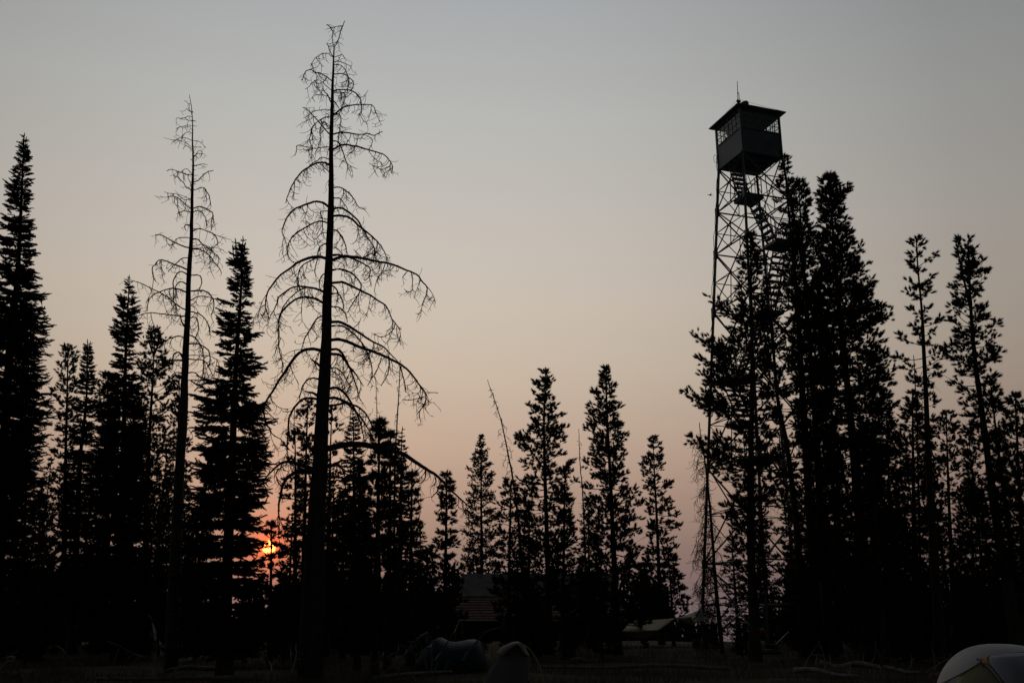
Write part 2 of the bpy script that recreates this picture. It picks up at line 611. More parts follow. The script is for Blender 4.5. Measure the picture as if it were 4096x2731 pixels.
def pine(name, label, D, pts, prof, seed, dens=1.0, leaders=(), bare=14, size=1.0, group=None, extra=(), cat='tree', r1=None):
    rng = np.random.default_rng(seed)
    W = trunk_world(pts, D)
    base = W[-1]
    H = W[0][2] - base[2]
    root = thing(name, label, cat, base, 0, group)
    mb, T = trunk_mesh(W, 0.018, r1 or (0.0088 * H + 0.045), rng, root, base, M['bark'])
    at = z_sampler(T)
    fo = MB()
    O, Dr, S, wood = [], [], [], []
    top = W[0]

    def tip(p, d, s):
        O.append(p); Dr.append(d); S.append(s * size * 0.86)

    for (ax, ay, bx, by) in [None] * 0 + list(leaders):
        a, b = P(ax, ay, D + rng.uniform(-.3, .3)), at(P(bx, by, D)[2])
        mb.tubes(smoothpath([a, (a + b) / 2 + np.array([(a[0] - b[0]) * 0.2, 0, 0]), b], 6), np.linspace(0.015, 0.05, 6), 5)
        for u in np.linspace(0, 0.6, int(6 + 8 * np.linalg.norm(a - b))):
            tip(a + (b - a) * u, np.array([rng.normal(0, .8), rng.normal(0, .8), 0.9]), rng.uniform(0.2, 0.3))
    for u in np.linspace(0.0, 0.55, 5):                     # leader shoot
        tip(top + np.array([0, 0, -u - 0.15]), np.array([rng.normal(0, .35), rng.normal(0, .35), 1]), 0.24)

    def branch(c, rad, L, e0, up):
        lat = np.array([-rad[1], rad[0], 0])
        n = 6
        t = np.linspace(0, 1, n)
        wob = rng.normal(0, 0.03 * L, (n, 3)) * t[:, None]
        path = c + rad * (L * t)[:, None] + np.array([0, 0, 1]) * (L * (e0 * t + up * t ** 2))[:, None] + wob
        wood.append((path, np.linspace(0.010 + 0.013 * min(L, 2), 0.006, n)))
        f = lambda u: np.array([np.interp(u, t, path[:, k]) for k in range(3)])
        ns = max(3, int(L * 11.5 + 2))
        for u in np.concatenate([[1.0], rng.uniform(0.30 if L < 0.6 else 0.45, 1.0, ns)]):
            p = f(u)
            if u == 1.0:
                tip(p, rad * 0.8 + np.array([0, 0, 0.55]) + rng.normal(0, .15, 3), rng.uniform(0.22, 0.30))
                tip(p - rad * 0.1, rad * 0.4 + lat * rng.choice([-.7, .7]) + np.array([0, 0, 0.6]), rng.uniform(0.19, 0.26))
                continue
            sd_ = rng.choice([-1, 1])
            ll = rng.uniform(0.05, 0.42) * min(1.2, L) * (1.15 - 0.6 * u)
            d = rad * rng.uniform(0.1, 0.9) + lat * sd_ * rng.uniform(0.2, 1.0) + np.array([0, 0, rng.uniform(-0.15, 0.85)]) + rng.normal(0, 0.2, 3)
            d = unit(d)
            q = p + d * ll
            if ll > 0.12:
                wood.append((p + (q - p) * t[:, None], np.linspace(0.007, 0.005, n)))
            tip(q, d + np.array([0, 0, 0.25]), rng.uniform(0.20, 0.29))
            if rng.random() < 0.55:
                tip(q - d * 0.06, d + rng.normal(0, 0.6, 3) + np.array([0, 0, 0.3]), rng.uniform(0.17, 0.25))

    z = top[2] - 0.22
    zlow = max(base[2] + 0.22, P(0, prof[-1][0], D)[2])
    while z > zlow:
        c = at(z)
        px, py = proj(c)
        l, r = crown_interp(prof, py)
        mm = mpp(py, D)
        l, r = l * mm, r * mm
        k = max(2, int(round(rng.uniform(3.0, 4.9) * dens * min(1.3, 0.7 + 0.35 * (l + r)))))
        for a in rng.uniform(0, 6.283) + np.arange(k) * 6.283 / k + rng.normal(0, 0.35, k):
            ca, sa = math.cos(a), math.sin(a)
            L = ((r if ca > 0 else l) * abs(ca) ** 2 + 0.5 * (l + r) * sa ** 2)
            L = L * rng.choice([rng.uniform(0.5, 0.85), rng.uniform(0.8, 1.05)], p=[0.42, 0.58]) - 0.07
            if L < 0.05:
                L = 0.06
            rel = (top[2] - z) / H
            e0 = 0.55 - 1.15 * min(1, rel * 1.5) + rng.normal(0, 0.14)
            branch(c, np.array([ca, sa, 0]), L, max(e0, -0.45), rng.uniform(0.15, 0.5))
        z -= rng.uniform(0.16, 0.34) / max(0.6, min(1.3, dens ** 0.5))
    for (x0, y0, x1, y1) in extra:                        # single long branches the photo shows
        q = P(x1, y1, D + rng.uniform(-.5, .5))
        c = at(P(x0, y0, D)[2])
        v = q - c
        L = math.hypot(v[0], v[1])
        if L < 0.1:
            continue
        rad = np.array([v[0] / L, v[1] / L, 0])
        e = v[2] / L
        branch(c, rad, L, e - 0.3, 0.3)
        branch(c + np.array([0, 0, -0.05]), unit(rad + np.array([0, rng.normal(0, .25), 0])), L * 0.8, e - 0.35, 0.3)
    scatter(fo, TUFTS, rng, O, Dr, S)
    if wood:
        fo.tubes(np.array([w[0] for w in wood]), np.array([w[1] for w in wood]), 3)
    if bare:
        bw = mb
        for i in range(bare):
            z = rng.uniform(base[2] + 0.15 * H, max(zlow, base[2] + 0.3 * H) + 0.25 * H)
            c = at(z)
            a = rng.uniform(0, 6.283)
            rad = np.array([math.cos(a), math.sin(a), 0])
            L = rng.uniform(0.3, 1.1)
            t = np.linspace(0, 1, 5)
            path = c + rad * (L * t)[:, None] + np.array([0, 0, 1]) * (L * (rng.uniform(-.3, .2) * t - 0.35 * t ** 2))[:, None] + rng.normal(0, .03, (5, 3))
            bw.tubes(path, np.linspace(0.014, 0.005, 5), 3)
            st = path[rng.integers(1, 5, 6)]
            e = st[:, None, :] + (unit(rng.normal(0, 1, (6, 3)) + [0, 0, -.6]) * rng.uniform(.1, .35, (6, 1)))[:, None, :] * np.linspace(0, 1, 3)[None, :, None]
            bw.tubes(e, np.tile([0.005, 0.004, 0.003], (6, 1)), 3)
    mb.build('trunk', M['bark'], root, base)
    fo.build('crown', M['pine'], root, base)
    return root


# ------------------------------------------------------------------ dead trees
def bip(mb, p, s, rng):                                 # cones and buds left on the dead twigs
    N = len(p)
    if N == 0:
        return
    v = np.array([[0, 0, -1], [.55, 0, 0], [0, .55, 0], [-.55, 0, 0], [0, -.55, 0], [0, 0, 1]], float)
    t = np.array([(0, 2, 1), (0, 3, 2), (0, 4, 3), (0, 1, 4), (5, 1, 2), (5, 2, 3), (5, 3, 4), (5, 4, 1)])
    mb.inst((v, t), p, rng.normal(0, 1, (N, 3)), s, rng.uniform(0, 6, N))


def curls(rng, p, tangent, n, lmin, lmax, down=0.5, m=6):
    """n curved twigs from points p (n,3) with limb tangents"""
    rnd = unit(rng.normal(0, 1, (n, 3)))
    lat = unit(np.cross(tangent, rnd))
    d0 = unit(lat * 0.6 + tangent * rng.uniform(-0.2, 0.6, (n, 1)) + np.array([0, 0, -1]) * down * rng.uniform(0.1, 2.4, (n, 1)))
    L = rng.uniform(lmin, lmax, n)
    inward = -tangent * np.array([1, 1, 0.3]) + np.array([0, 0, -0.35]) + rng.normal(0, 0.45, (n, 3))
    axis = unit(np.cross(d0, inward))
    ang = rng.uniform(0.3, 2.3, n) * rng.choice([-1, 1], n, p=[0.14, 0.86])
    side = np.cross(axis, d0)
    t = np.linspace(0, 1, m)
    th = ang[:, None] * t[None]
    k = L / np.maximum(np.abs(ang), 0.2) * np.sign(ang)
    pts = p[:, None, :] + k[:, None, None] * (np.sin(th)[..., None] * d0[:, None, :] + (1 - np.cos(th))[..., None] * side[:, None, :])
    return pts, L


def limb_mesh(rng, path, r0, r1, tw=1.0, cones=0.1, second=True, tl=(0.16, 0.44)):
    """a dead limb: tapering curve, hanging side branches, curled twigs, old cones"""
    mb = MB()
    n = len(path)
    seg = np.linalg.norm(np.diff(path, axis=0), axis=1)
    L = seg.sum()
    s = np.linspace(0, 1, n)
    rad = r0 + (r1 - r0) * s ** 1.15
    kink = np.cumsum(rng.normal(0, 0.008, path.shape) * (rng.random((n, 1)) < 0.45), axis=0)
    path = path + (kink + rng.normal(0, 0.003, path.shape)) * (s > 0)[:, None]
    mb.tubes(path, rad, 6 if r0 > 0.03 else 4)
    src = [(path, L)]
    if second and L > 0.9:
        k = int(L * 2.6 * tw)
        u = rng.uniform(0.15, 0.98, k)
        i = np.clip((u * (n - 1)).astype(int), 0, n - 2)
        p = path[i] + (path[i + 1] - path[i]) * (u * (n - 1) - i)[:, None]
        tan = unit(path[i + 1] - path[i])
        c, l = curls(rng, p, tan, k, 0.25, min(0.85, 0.25 + 0.3 * L), 0.9, 8)
        mb.tubes(c, np.linspace(0.013, 0.007, 8)[None] * np.ones((k, 1)), 3)
        src += [(c[j], l[j]) for j in range(k)]
    P0, T0 = [], []
    for pa, l in src:
        k = max(2, int(l * 8.5 * tw))
        u = rng.uniform(0.1 if l > 1 else 0.2, 1.0, k)
        m = len(pa)
        i = np.clip((u * (m - 1)).astype(int), 0, m - 2)
        P0.append(pa[i] + (pa[i + 1] - pa[i]) * (u * (m - 1) - i)[:, None])
        T0.append(unit(pa[i + 1] - pa[i]))
    P0, T0 = np.concatenate(P0), np.concatenate(T0)
    c, l = curls(rng, P0, T0, len(P0), tl[0], tl[1], 0.5, 6)
    mb.tubes(c, np.linspace(0.008, 0.0048, 6)[None] * np.ones((len(P0), 1)), 3)
    k = int(len(P0) * 0.5)
    w = rng.integers(0, len(P0), k)
    st = c[w, rng.integers(2, 5, k)]
    c2, _ = curls(rng, st, unit(c[w, 4] - c[w, 2]), k, 0.06, 0.2, 0.3, 4)
    mb.tubes(c2, np.linspace(0.006, 0.004, 4)[None] * np.ones((k, 1)), 3)
    if cones > 0:
        k = int(len(P0) * cones)
        w = rng.integers(0, len(P0), k)
        bip(mb, c[w, rng.integers(1, 6, k)], rng.uniform(0.016, 0.034, k), rng)
        k = int(L * 7)
        i = rng.integers(n // 3, n, k)
        bip(mb, path[i] + rng.normal(0, .012, (k, 3)), rng.uniform(0.012, 0.03, k), rng)
    return mb


def dead_tree(name, label, D, pts, dias, limbs, seed, auto=0, autolen=None, tw=1.0, cones=0.1, cat='dead tree', zr=(0.25, 0.97), tl=(0.16, 0.44), thin=1.0):
    """pts: trunk in photo pixels; dias: trunk diameters in photo pixels; limbs: [(radius factor, [pixels...])]"""
    rng = np.random.default_rng(seed)
    W = trunk_world(pts, D)
    base = W[-1]
    H = W[0][2] - base[2]
    root = thing(name, label, cat, base)
    n = 44
    T = smoothpath(W, n)
    pyv = np.array([proj(p)[1] for p in T])
    dp = np.interp(pyv, [d[0] for d in dias], [d[1] for d in dias])
    rad = np.array([0.5 * d * mpp(y, D) for d, y in zip(dp, pyv)])
    mb = MB()
    mb.tubes(T + rng.normal(0, 0.004, T.shape), np.maximum(rad, 0.006) * (1 + rng.normal(0, 0.03, n)), 12)
    # short broken stubs and knots on the trunk
    k = int(H * 5)
    at = z_sampler(T)
    for i in range(k):
        z = base[2] + H * rng.uniform(0.12, 0.97)
        c = at(z)
        a = rng.uniform(0, 6.283)
        rr = np.interp(z, T[::-1, 2], rad[::-1])
        d = np.array([math.cos(a), math.sin(a), rng.uniform(-.2, .5)])
        mb.tubes(np.array([c, c + d * (rr + rng.uniform(0.02, 0.12))]), np.array([0.012, 0.006]) * rng.uniform(.6, 1.4), 3)
    mb.build('trunk', M['dead'], root, base, smooth=True)
    for th, lp in limbs:
        w = np.array(lp, float)
        span = np.abs(np.diff(w[:, 0])).sum() * mpp(w[0, 1], D)
        slope = rng.uniform(-0.55, 0.55)
        acc = np.concatenate([[0], np.cumsum(np.abs(np.diff(w[:, 0])))])
        acc = acc / max(acc[-1], 1) * span
        path = np.array([P(x, y, D + slope * a) for (x, y), a in zip(w, acc)])
        c = at(path[0][2])
        path = np.concatenate([[c], path[0:1] * 0.8 + c * 0.2, path[1:]]) if np.linalg.norm(path[0] - c) < 0.8 else path
        ln = np.linalg.norm(np.diff(path, axis=0), axis=1).sum()
        sp = smoothpath(path, int(np.clip(8 + ln * 7, 10, 40)))
        limb_mesh(rng, sp, 0.74 * th * mpp(w[0, 1], D), 0.012 if th > 2.5 else 0.008, tw, cones, tl=tl).build('limb', M['deadtwig'], root, base)
    for i in range(auto):
        u = zr[0] + (zr[1] - zr[0]) * (i + rng.uniform(0.1, 0.9)) / auto
        z = base[2] + H * u
        c = at(z)
        py = proj(c)[1]
        L = (np.interp(py, [q[0] for q in autolen], [q[1] for q in autolen])) * mpp(py, D) * rng.uniform(0.6, 1.1)
        a = rng.choice([-1, 1]) * math.pi / 2 + rng.normal(0, 0.7) if autolen[0][2] else rng.uniform(0, 6.283)
        if len(autolen[0]) > 3:
            a = autolen[0][3] + rng.normal(0, 0.9)
        rd = np.array([math.cos(a), math.sin(a), 0])
        t = np.linspace(0, 1, 12)
        e, dr = rng.uniform(0.15, 0.6), rng.uniform(0.6, 1.25)
        path = c + rd * (L * (t - 0.3 * t * t))[:, None] + np.array([0, 0, 1]) * (L * (e * t - dr * t * t))[:, None]
        limb_mesh(rng, path, (0.011 + 0.008 * min(L, 1.5)) * thin, 0.005, tw, cones, tl=tl).build('limb', M['deadtwig'], root, base)
    return root


def reg(ox, oy, s):
    return lambda pts: [(ox + x / s, oy + y / s) for x, y in pts]


def pairs(txt):
    v = [float(k) for k in txt.replace(',', ' ').split()]
    return list(zip(v[0::2], v[1::2]))


def limbset(f, txt):
    out = []
    for line in txt.strip().split('\n'):
        th, rest = line.split('|')
        out.append((float(th), f(pairs(rest))))
    return out


r1_ = reg(1050, 70, 2.488)
r2_ = reg(1020, 650, 2.2397)
r3_ = reg(1020, 1250, 1.9602)
big = limbset(r1_, """
3|712 300 745 230 775 140 800 80 815 38
2|705 300 695 220 697 150 660 90 630 72
2.5|700 400 660 360 610 358 540 400 505 450 490 490
2.5|700 385 670 320 655 260
2|715 400 755 378 790 375 822 420
2.5|715 450 745 440 800 455 850 475 885 490
2.5|715 470 770 475 830 530 850 590 868 700
3.5|690 640 640 590 570 555 510 545 485 520 430 530 400 575 385 625
2.5|685 730 630 680 580 630 545 630 515 640 470 690 430 715
3|710 565 770 562 830 580 870 615 905 645 905 690 885 730
4.5|712 735 760 720 830 722 900 740 950 775 985 830 995 880 985 940 955 970
3|712 755 750 742 800 742 822 760 815 820 790 880 770 930
3.5|680 850 650 780 615 740 600 690
2|680 810 640 778 580 772 520 772 500 800 510 820
5|700 975 750 930 800 890 870 870 950 862 1040 865 1090 880 1110 910 1115 950
3.5|670 980 620 995 560 1030 515 1070 480 1130 460 1200 470 1250 490 1300
2.5|670 920 640 905 590 910 530 918 480 945 420 990
4|660 1160 600 1090 540 1020 480 960 430 905 390 902
5|710 1165 760 1145 820 1140 900 1155 980 1160 1060 1155 1110 1172 1160 1150 1195 1135
2|1010 1165 1070 1195 1095 1220 1085 1270 1055 1300
3|660 1300 620 1290 560 1298 500 1305 440 1290 380 1282 340 1270 310 1285
6|715 1310 760 1280 830 1270 900 1285 980 1310 1060 1335 1130 1355 1200 1380 1250 1430 1285 1490 1275 1560
2|1270 1480 1230 1505 1180 1510 1130 1490 1085 1470
4|710 1230 750 1240 780 1300 810 1390 830 1440 840 1500
3|665 1420 620 1400 575 1390 530 1420 480 1450 460 1480
3|670 1110 640 1080 625 1045 600 1045 585 1090 575 1150 590 1220
2.5|710 825 740 870 770 910
3|715 960 770 970 785 1030 770 1160 755 1230
3|665 1545 610 1490 565 1455
""") + limbset(r2_, """
6|655 15 630 0 560 5 490 40 420 85 370 150 330 210 310 270 290 320 280 370
4|705 230 760 230 810 260 860 310 895 370 930 420 980 440
4|700 320 750 330 790 380 830 430
7|650 400 610 365 540 352 470 370 390 395 330 440 290 490 260 560 250 610 265 660 285 700
5|645 540 590 525 540 530 480 560 410 600 350 640 310 690 285 750 285 820 310 870 350 890
6|710 415 760 405 810 425 870 470 930 530 960 590 1000 650 1060 740 1080 790 1070 850
7|710 480 760 475 830 490 890 530 950 585 1020 640 1090 700 1140 760 1170 820 1185 880
6|700 830 750 825 830 845 900 875 970 905 1020 930 1045 970 1035 1020 1000 1060
9|710 880 760 855 840 845 930 855 1020 870 1120 890 1220 910 1320 950 1410 985 1470 1020 1500 1070 1540 1110 1545 1160 1525 1220 1505 1275
2.5|1165 910 1140 980 1100 1030 1080 1090 1070 1150
2.5|1400 985 1415 1060 1415 1130 1370 1160 1335 1130
9|640 860 590 845 520 845 450 860 380 890 310 945 240 1000 170 1080 120 1150 100 1220 100 1290 130 1380
4|570 850 510 880 440 920 400 980 390 1060 385 1130
6|700 960 760 955 810 970 870 1000 920 1050 945 1100 930 1160 890 1230 850 1290 830 1330
8|700 1080 760 1068 830 1080 900 1115 980 1155 1060 1195 1130 1240 1195 1290 1220 1340 1245 1400 1290 1460 1330 1500
3|1255 1430 1240 1490 1190 1540 1130 1560 1060 1525
7|610 1160 560 1135 500 1120 420 1110 340 1120 270 1160 215 1200 200 1250 170 1320 135 1370
7|610 1260 560 1230 500 1215 430 1210 360 1230 300 1280 255 1330 230 1390 220 1450 220 1568 217 1650 235 1730 260 1830
5|590 1150 540 1130 460 1125 390 1150 330 1200 270 1260 230 1320 215 1370
5|600 1370 560 1390 520 1450 480 1500 440 1568 410 1680
5|700 600 740 620 780 680 810 740 825 820
4|640 720 590 750 570 800 570 850 550 920 540 980
5|690 1180 740 1180 770 1220 790 1290 780 1340
5|690 1290 740 1300 790 1340 815 1390 820 1430
5|700 1100 740 1140 745 1200 740 1260
4|600 1000 580 1060 580 1120
3|650 435 600 435 580 450 600 500 600 560 605 620
""") + limbset(r3_, """
9|600 75 650 75 700 90 770 130 850 180 930 230 1000 265 1050 310 1100 360 1130 400
6|600 105 680 105 740 140 800 190 850 260 890 340 910 420 915 500 890 570
10|605 215 650 208 720 225 800 260 900 295 1000 335 1080 375 1150 410 1210 460 1260 520 1300 580 1325 620 1335 660 1310 730 1260 790
3|1335 655 1290 665 1220 685 1160 675
4|1050 340 1045 420 1030 490 990 560
4|1140 420 1160 500 1175 570 1180 620
3|990 350 980 400 950 460 920 510
10|520 300 470 285 410 288 350 310 300 360 265 410 230 465 180 530 140 600 100 660 70 730 70 780 90 850 120 910 150 950 220 985
3|110 650 140 700 190 745 250 755
3|80 760 130 810 180 860
9|605 325 650 330 690 360 730 420 780 480 820 540 850 590
8|610 290 650 290 690 330 730 420 770 520 800 620 825 690
10|505 425 480 395 435 360
6|510 525 460 515 415 525 380 570 350 640 345 680
11|490 655 450 630 390 615
8|490 680 430 670 370 685 320 730 280 790 255 860 255 940 250 1030 255 1110 275 1160
9|580 600 620 582 660 590 710 630 750 690 790 760 830 850 855 950 865 1020
9|580 670 620 665 680 680 740 710 800 730 860 780 900 850 940 920
8|590 730 650 720 710 710 760 750 800 790 860 870 900 950 920 1030
14|450 1090 420 1040 380 985
19|600 1060 670 1040 760 1030 850 1035 940 1050 1020 1065 1100 1085 1170 1110 1230 1145 1310 1200 1380 1245 1440 1290 1500 1360 1560 1420 1620 1470 1690 1540
4|1335 1215 1335 1290 1310 1330 1280 1335
4|1150 1115 1180 1180 1190 1250
4|1415 1290 1410 1340 1380 1370
4|1450 1330 1440 1400 1390 1450
12|430 1215 370 1195 300 1175 230 1175 170 1205 120 1255 70 1305 10 1340
4|190 1220 160 1270 150 1310
4|165 1290 185 1340 205 1370
12|440 1250 380 1250 310 1260 255 1290 220 1350 205 1420 190 1500 190 1568 200 1700
12|570 1210 640 1185 700 1160 780 1160
6|440 1110 400 1150 395 1190
5|590 440 640 440 690 480 720 530 770 590
6|600 1200 660 1200 700 1240 720 1300 720 1380
10|440 1660 330 1690 250 1720 180 1760
9|430 1780 340 1800 260 1860 200 1900
""")
bigtrunk = r1_([(712, 300), (703, 560), (690, 960), (683, 1568)]) + r2_([(680, 400), (665, 800), (645, 1250), (640, 1568)]) + r3_([(545, 500), (525, 800), (510, 1200), (485, 1568)]) + [(1240, 2690)]
dead_tree('tall_dead_tree', 'tallest bare dead tree, long drooping limbs and broad trunk, just right of the sun', 25, bigtrunk,
          [(190, 5), (295, 9), (456, 14), (700, 20), (828, 25), (1007, 30), (1208, 37), (1350, 42), (1505, 47), (1658, 53), (1862, 62), (2050, 72), (2300, 84), (2690, 104)],
          big, 11, auto=18, autolen=[(150, 30, 1), (600, 80, 1), (1200, 120, 1), (1700, 150, 1), (2200, 120, 1)], tw=1.05, cones=0.12, zr=(0.4, 0.95))

t1_ = reg(550, 380, 2.5286)
t2_ = reg(500, 950, 2.09)
mid = limbset(t1_, """
1.5|535 95 500 80 465 65
1.5|548 175 520 155 497 140
1.8|555 225 520 215 480 235 440 240 400 230
1.8|555 270 510 262 475 238
1.8|553 318 510 308 460 320 380 343
1.5|553 360 520 335 485 345
1.5|553 385 510 375 470 395 440 430
2|555 465 500 440 440 433 400 455 340 455
2|550 525 490 490 440 470 395 455
1.8|565 463 610 470 650 490 695 537
1.5|565 520 610 525 645 530
2|548 548 515 525 480 520 465 550
2.5|572 630 600 590 630 562 660 590
2|575 620 600 600 640 600 672 606
2.5|575 720 620 707 670 697 715 705
3|550 805 500 800 440 785 345 755 305 775
3|575 880 620 860 660 825 710 785 765 770
3.5|545 965 500 920 460 860 420 815 370 800
2.5|545 795 510 760 470 760 440 785
3|570 965 620 945 670 940 700 970 730 1030 742 1120
3.5|540 1155 480 1105 430 1060 370 1030 300 1035
2.5|430 1055 390 1000 340 1000 265 978
2|540 1055 490 1035 450 1015 410 1015
3.5|565 1150 610 1130 670 1135 720 1170 760 1200 745 1290 745 1370
3|565 1185 630 1180 670 1210 700 1260 700 1330
3|535 1185 480 1168 430 1175 412 1185 430 1200
4|530 1320 490 1310 475 1330 490 1370
4|565 1380 610 1355 680 1370 760 1395 795 1430 805 1500 730 1550
5|520 1545 450 1520 380 1490 300 1445 240 1415 180 1412
3|525 1450 480 1435 430 1440 390 1460 370 1510
4|565 1455 610 1455 660 1505 720 1568
""") + limbset(t2_, """
4|570 10 610 15 650 50 700 95 740 125 795 185
2.5|705 98 760 92 820 118
4|570 95 620 100 680 130 720 170 750 220 790 260 805 300
5|525 270 480 245 420 225 360 200 300 185 260 215 235 260 250 330 270 375
3|520 170 480 175 440 205 400 240 370 290
4|520 310 480 288 450 295 420 330 403 380 415 440 420 520 440 600
4|515 390 480 370 445 375 425 420 440 500
5|510 455 470 435 410 425 350 435 280 460 220 500 195 560 190 620
5|500 605 450 575 390 530 300 470 230 435 160 400 80 372 0 360
4|560 315 600 310 630 330 635 380 615 440
5|555 450 620 445 670 455 710 490 735 540 735 600 715 650
4|555 525 600 495 660 490 720 497 780 515 836 538
3.5|550 615 600 625 650 655 690 710 710 760 710 810
6|495 745 470 690 460 630
5|460 655 400 650 320 640 230 637 150 645 100 665
4|550 670 600 670 615 710 615 780 590 850
4|490 840 450 832 390 850 330 880 280 930 250 990
5|540 890 600 888 660 915 700 950 720 1010 720 1070
4|545 815 590 840 640 920 660 1020 650 1140
3|720 985 760 1020 790 1080 800 1160
6|485 1030 400 1025 320 1020 200 1020
5|540 1015 610 1020 670 1040 700 1080 730 1160
6|480 1020 460 970 430 960 395 990 390 1080
5|540 1130 590 1130 640 1170 680 1220
6|470 1280 420 1220 360 1150
4|480 1140 430 1130 390 1160
4|540 1195 590 1190 630 1210
""")
midtrunk = t1_([(523, 0), (545, 120), (557, 260), (557, 400), (558, 560), (563, 700), (560, 850), (553, 1000), (550, 1200), (545, 1400)]) + \
    t2_([(555, 0), (540, 200), (530, 400), (525, 600), (515, 800), (505, 1050), (495, 1300), (485, 1568)]) + [(720, 1850), (690, 2520)]
dead_tree('slender_dead_tree', 'slender bare dead tree with thin drooping twiggy limbs between two left firs', 27, midtrunk,
          [(380, 2), (430, 3), (540, 5), (660, 8), (775, 11), (935, 15), (1046, 18), (1240, 21), (1450, 27), (1700, 35), (2000, 42), (2560, 55)],
          mid, 12, auto=14, autolen=[(700, 40, 0), (1100, 60, 0), (1500, 90, 0), (2200, 90, 0)], tw=0.9, cones=0.02, zr=(0.2, 0.6), tl=(0.16, 0.40))


def thin_dead(label, D, pts, ll, n, seed, dia=(2, 12), cones=0.0, az=None, zr=(0.3, 0.97), tw=0.6, thin=0.7, tl=(0.08, 0.25)):
    a = [(pts[0][1], ll[0], 0) + ((az,) if az is not None else ()), (pts[-1][1], ll[1], 0)]
    return dead_tree('thin_dead_tree', label, D, pts, [(pts[0][1], dia[0]), (pts[-1][1] + 200, dia[1])], [], seed, auto=n, autolen=a, tw=tw, cones=cones, zr=zr, tl=tl, thin=thin)


thin_dead('thin dead stem with short twigs just right of the tall left-edge fir', 34, [(114, 1560), (110, 1700), (104, 1900), (95, 2300)], (25, 60), 18, 21, (3, 14), 0, 0.2)
thin_dead('thin straight dead sapling with hanging cones, left of the two above the dense pine', 36, [(1502, 1505), (1508, 1650), (1515, 1900), (1520, 2300)], (12, 40), 16, 22, (2, 9), 0.3, zr=(0.45, 0.97))
thin_dead('thin dead sapling with drooping cone-hung twigs, right of the two above the dense pine', 34, [(1601, 1440), (1596, 1560), (1588, 1700), (1580, 1850), (1575, 2300)], (12, 60), 20, 23, (3, 13), 0.3, zr=(0.4, 0.97))
thin_dead('short thin dead stem at the right edge of the dense central pines', 30, [(1672, 1940), (1678, 2100), (1688, 2350)], (10, 30), 14, 24, (2, 9), 0.1)
thin_dead('leaning dead sapling with tip bent left between the small central pines', 40, [(1950, 1518), (1962, 1555), (1985, 1620), (2009, 1700), (2035, 1830), (2052, 1920), (2075, 2100), (2100, 2450)], (12, 95), 40, 25, (2, 17), 0.05, zr=(0.4, 0.97), tw=1.0, thin=0.8, tl=(0.1, 0.35))
thin_dead('thin dead stem with tiny side twigs between the two tallest central pines', 40, [(2315, 1716), (2320, 1850), (2332, 2000), (2345, 2350)], (10, 35), 14, 26, (2, 11), 0.0)
thin_dead('dead tree with long weeping twigs against the left leg of the lookout tower', 37, [(2797, 1690), (2808, 1780), (2818, 1830), (2832, 1951), (2842, 2056), (2851, 2169), (2863, 2341), (2877, 2479)], (45, 150), 70, 27, (3, 21), 0.0, 3.0, zr=(0.06, 0.93), tw=1.3, thin=0.95, tl=(0.2, 0.6))
thin_dead('bare dead stem with thin side twigs behind the right-edge pines', 33, [(3655, 1420), (3662, 1560), (3668, 1700), (3680, 2200)], (20, 45), 16, 28, (3, 12), 0.05)

# ------------------------------------------------------------------ firs
fir('tall_fir', 'tall dense spire-shaped fir at the left edge', 26, [(97, 538), (70, 1100), (38, 1400), (10, 1900), (-20, 2400)],
    [(560, 8, 8), (620, 25, 22), (700, 40, 32), (780, 66, 35), (850, 80, 38), (1000, 90, 60), (1090, 84, 74), (1250, 92, 120), (1330, 100, 160), (1420, 100, 125), (1500, 110, 135), (1560, 120, 180), (1700, 130, 150), (1750, 130, 175), (1900, 140, 150), (2200, 150, 140), (2600, 150, 140)], 31, 1.2, leaders=[(92, 560, 96, 640), (104, 552, 98, 640)])
fir('narrow_fir', 'narrow spire fir just left of the pointed fir with the bent top', 36, [(350, 1360), (345, 1600), (320, 1850), (300, 2300)],
    [(1370, 6, 6), (1420, 20, 20), (1500, 30, 32), (1600, 40, 38), (1700, 42, 40), (1800, 50, 45), (2000, 60, 60), (2450, 75, 75)], 32, 1.9, leaders=[(362, 1368, 352, 1420)])
fir('pointed_fir', 'narrow pointed fir with a blunt crooked top, left of the slender dead tree', 32, [(517, 1105), (513, 1200), (506, 1350), (500, 1500), (490, 2000), (475, 2500)],
    [(1115, 5, 5), (1150, 18, 15), (1200, 42, 34), (1260, 52, 45), (1330, 56, 50), (1400, 48, 40), (1450, 60, 45), (1550, 84, 70), (1700, 110, 90), (1900, 130, 110), (2300, 150, 120), (2600, 150, 130)], 33, 1.3)
fir('bushy_fir', 'dense fir with several pointed tops between the slender and tallest dead trees', 24, [(972, 952), (962, 1200), (945, 1450), (930, 1800), (908, 2300), (900, 2600)],
    [(965, 6, 4), (1000, 28, 14), (1040, 45, 22), (1090, 60, 32), (1120, 40, 36), (1150, 66, 36), (1190, 50, 62), (1215, 105, 40), (1250, 92, 50), (1265, 80, 68), (1300, 78, 45), (1335, 92, 82), (1390, 66, 60), (1430, 60, 110), (1470, 66, 118), (1510, 80, 50), (1535, 140, 60), (1580, 165, 120), (1650, 165, 145), (1750, 150, 145), (1800, 140, 160), (1900, 130, 130), (2000, 170, 128), (2120, 190, 122), (2260, 200, 118), (2330, 205, 145), (2600, 210, 160)],
    34, 1.3, leaders=[(943, 958, 945, 1060), (931, 985, 940, 1070), (966, 985, 958, 1080), (981, 975, 972, 1060)])
fir('small_fir', 'small narrow fir behind the limbs right of the tallest dead trunk', 38, [(1412, 1635), (1415, 1800), (1420, 2300)],
    [(1645, 4, 4), (1690, 18, 18), (1750, 32, 28), (1850, 50, 50), (2100, 80, 80), (2450, 90, 90)], 35)
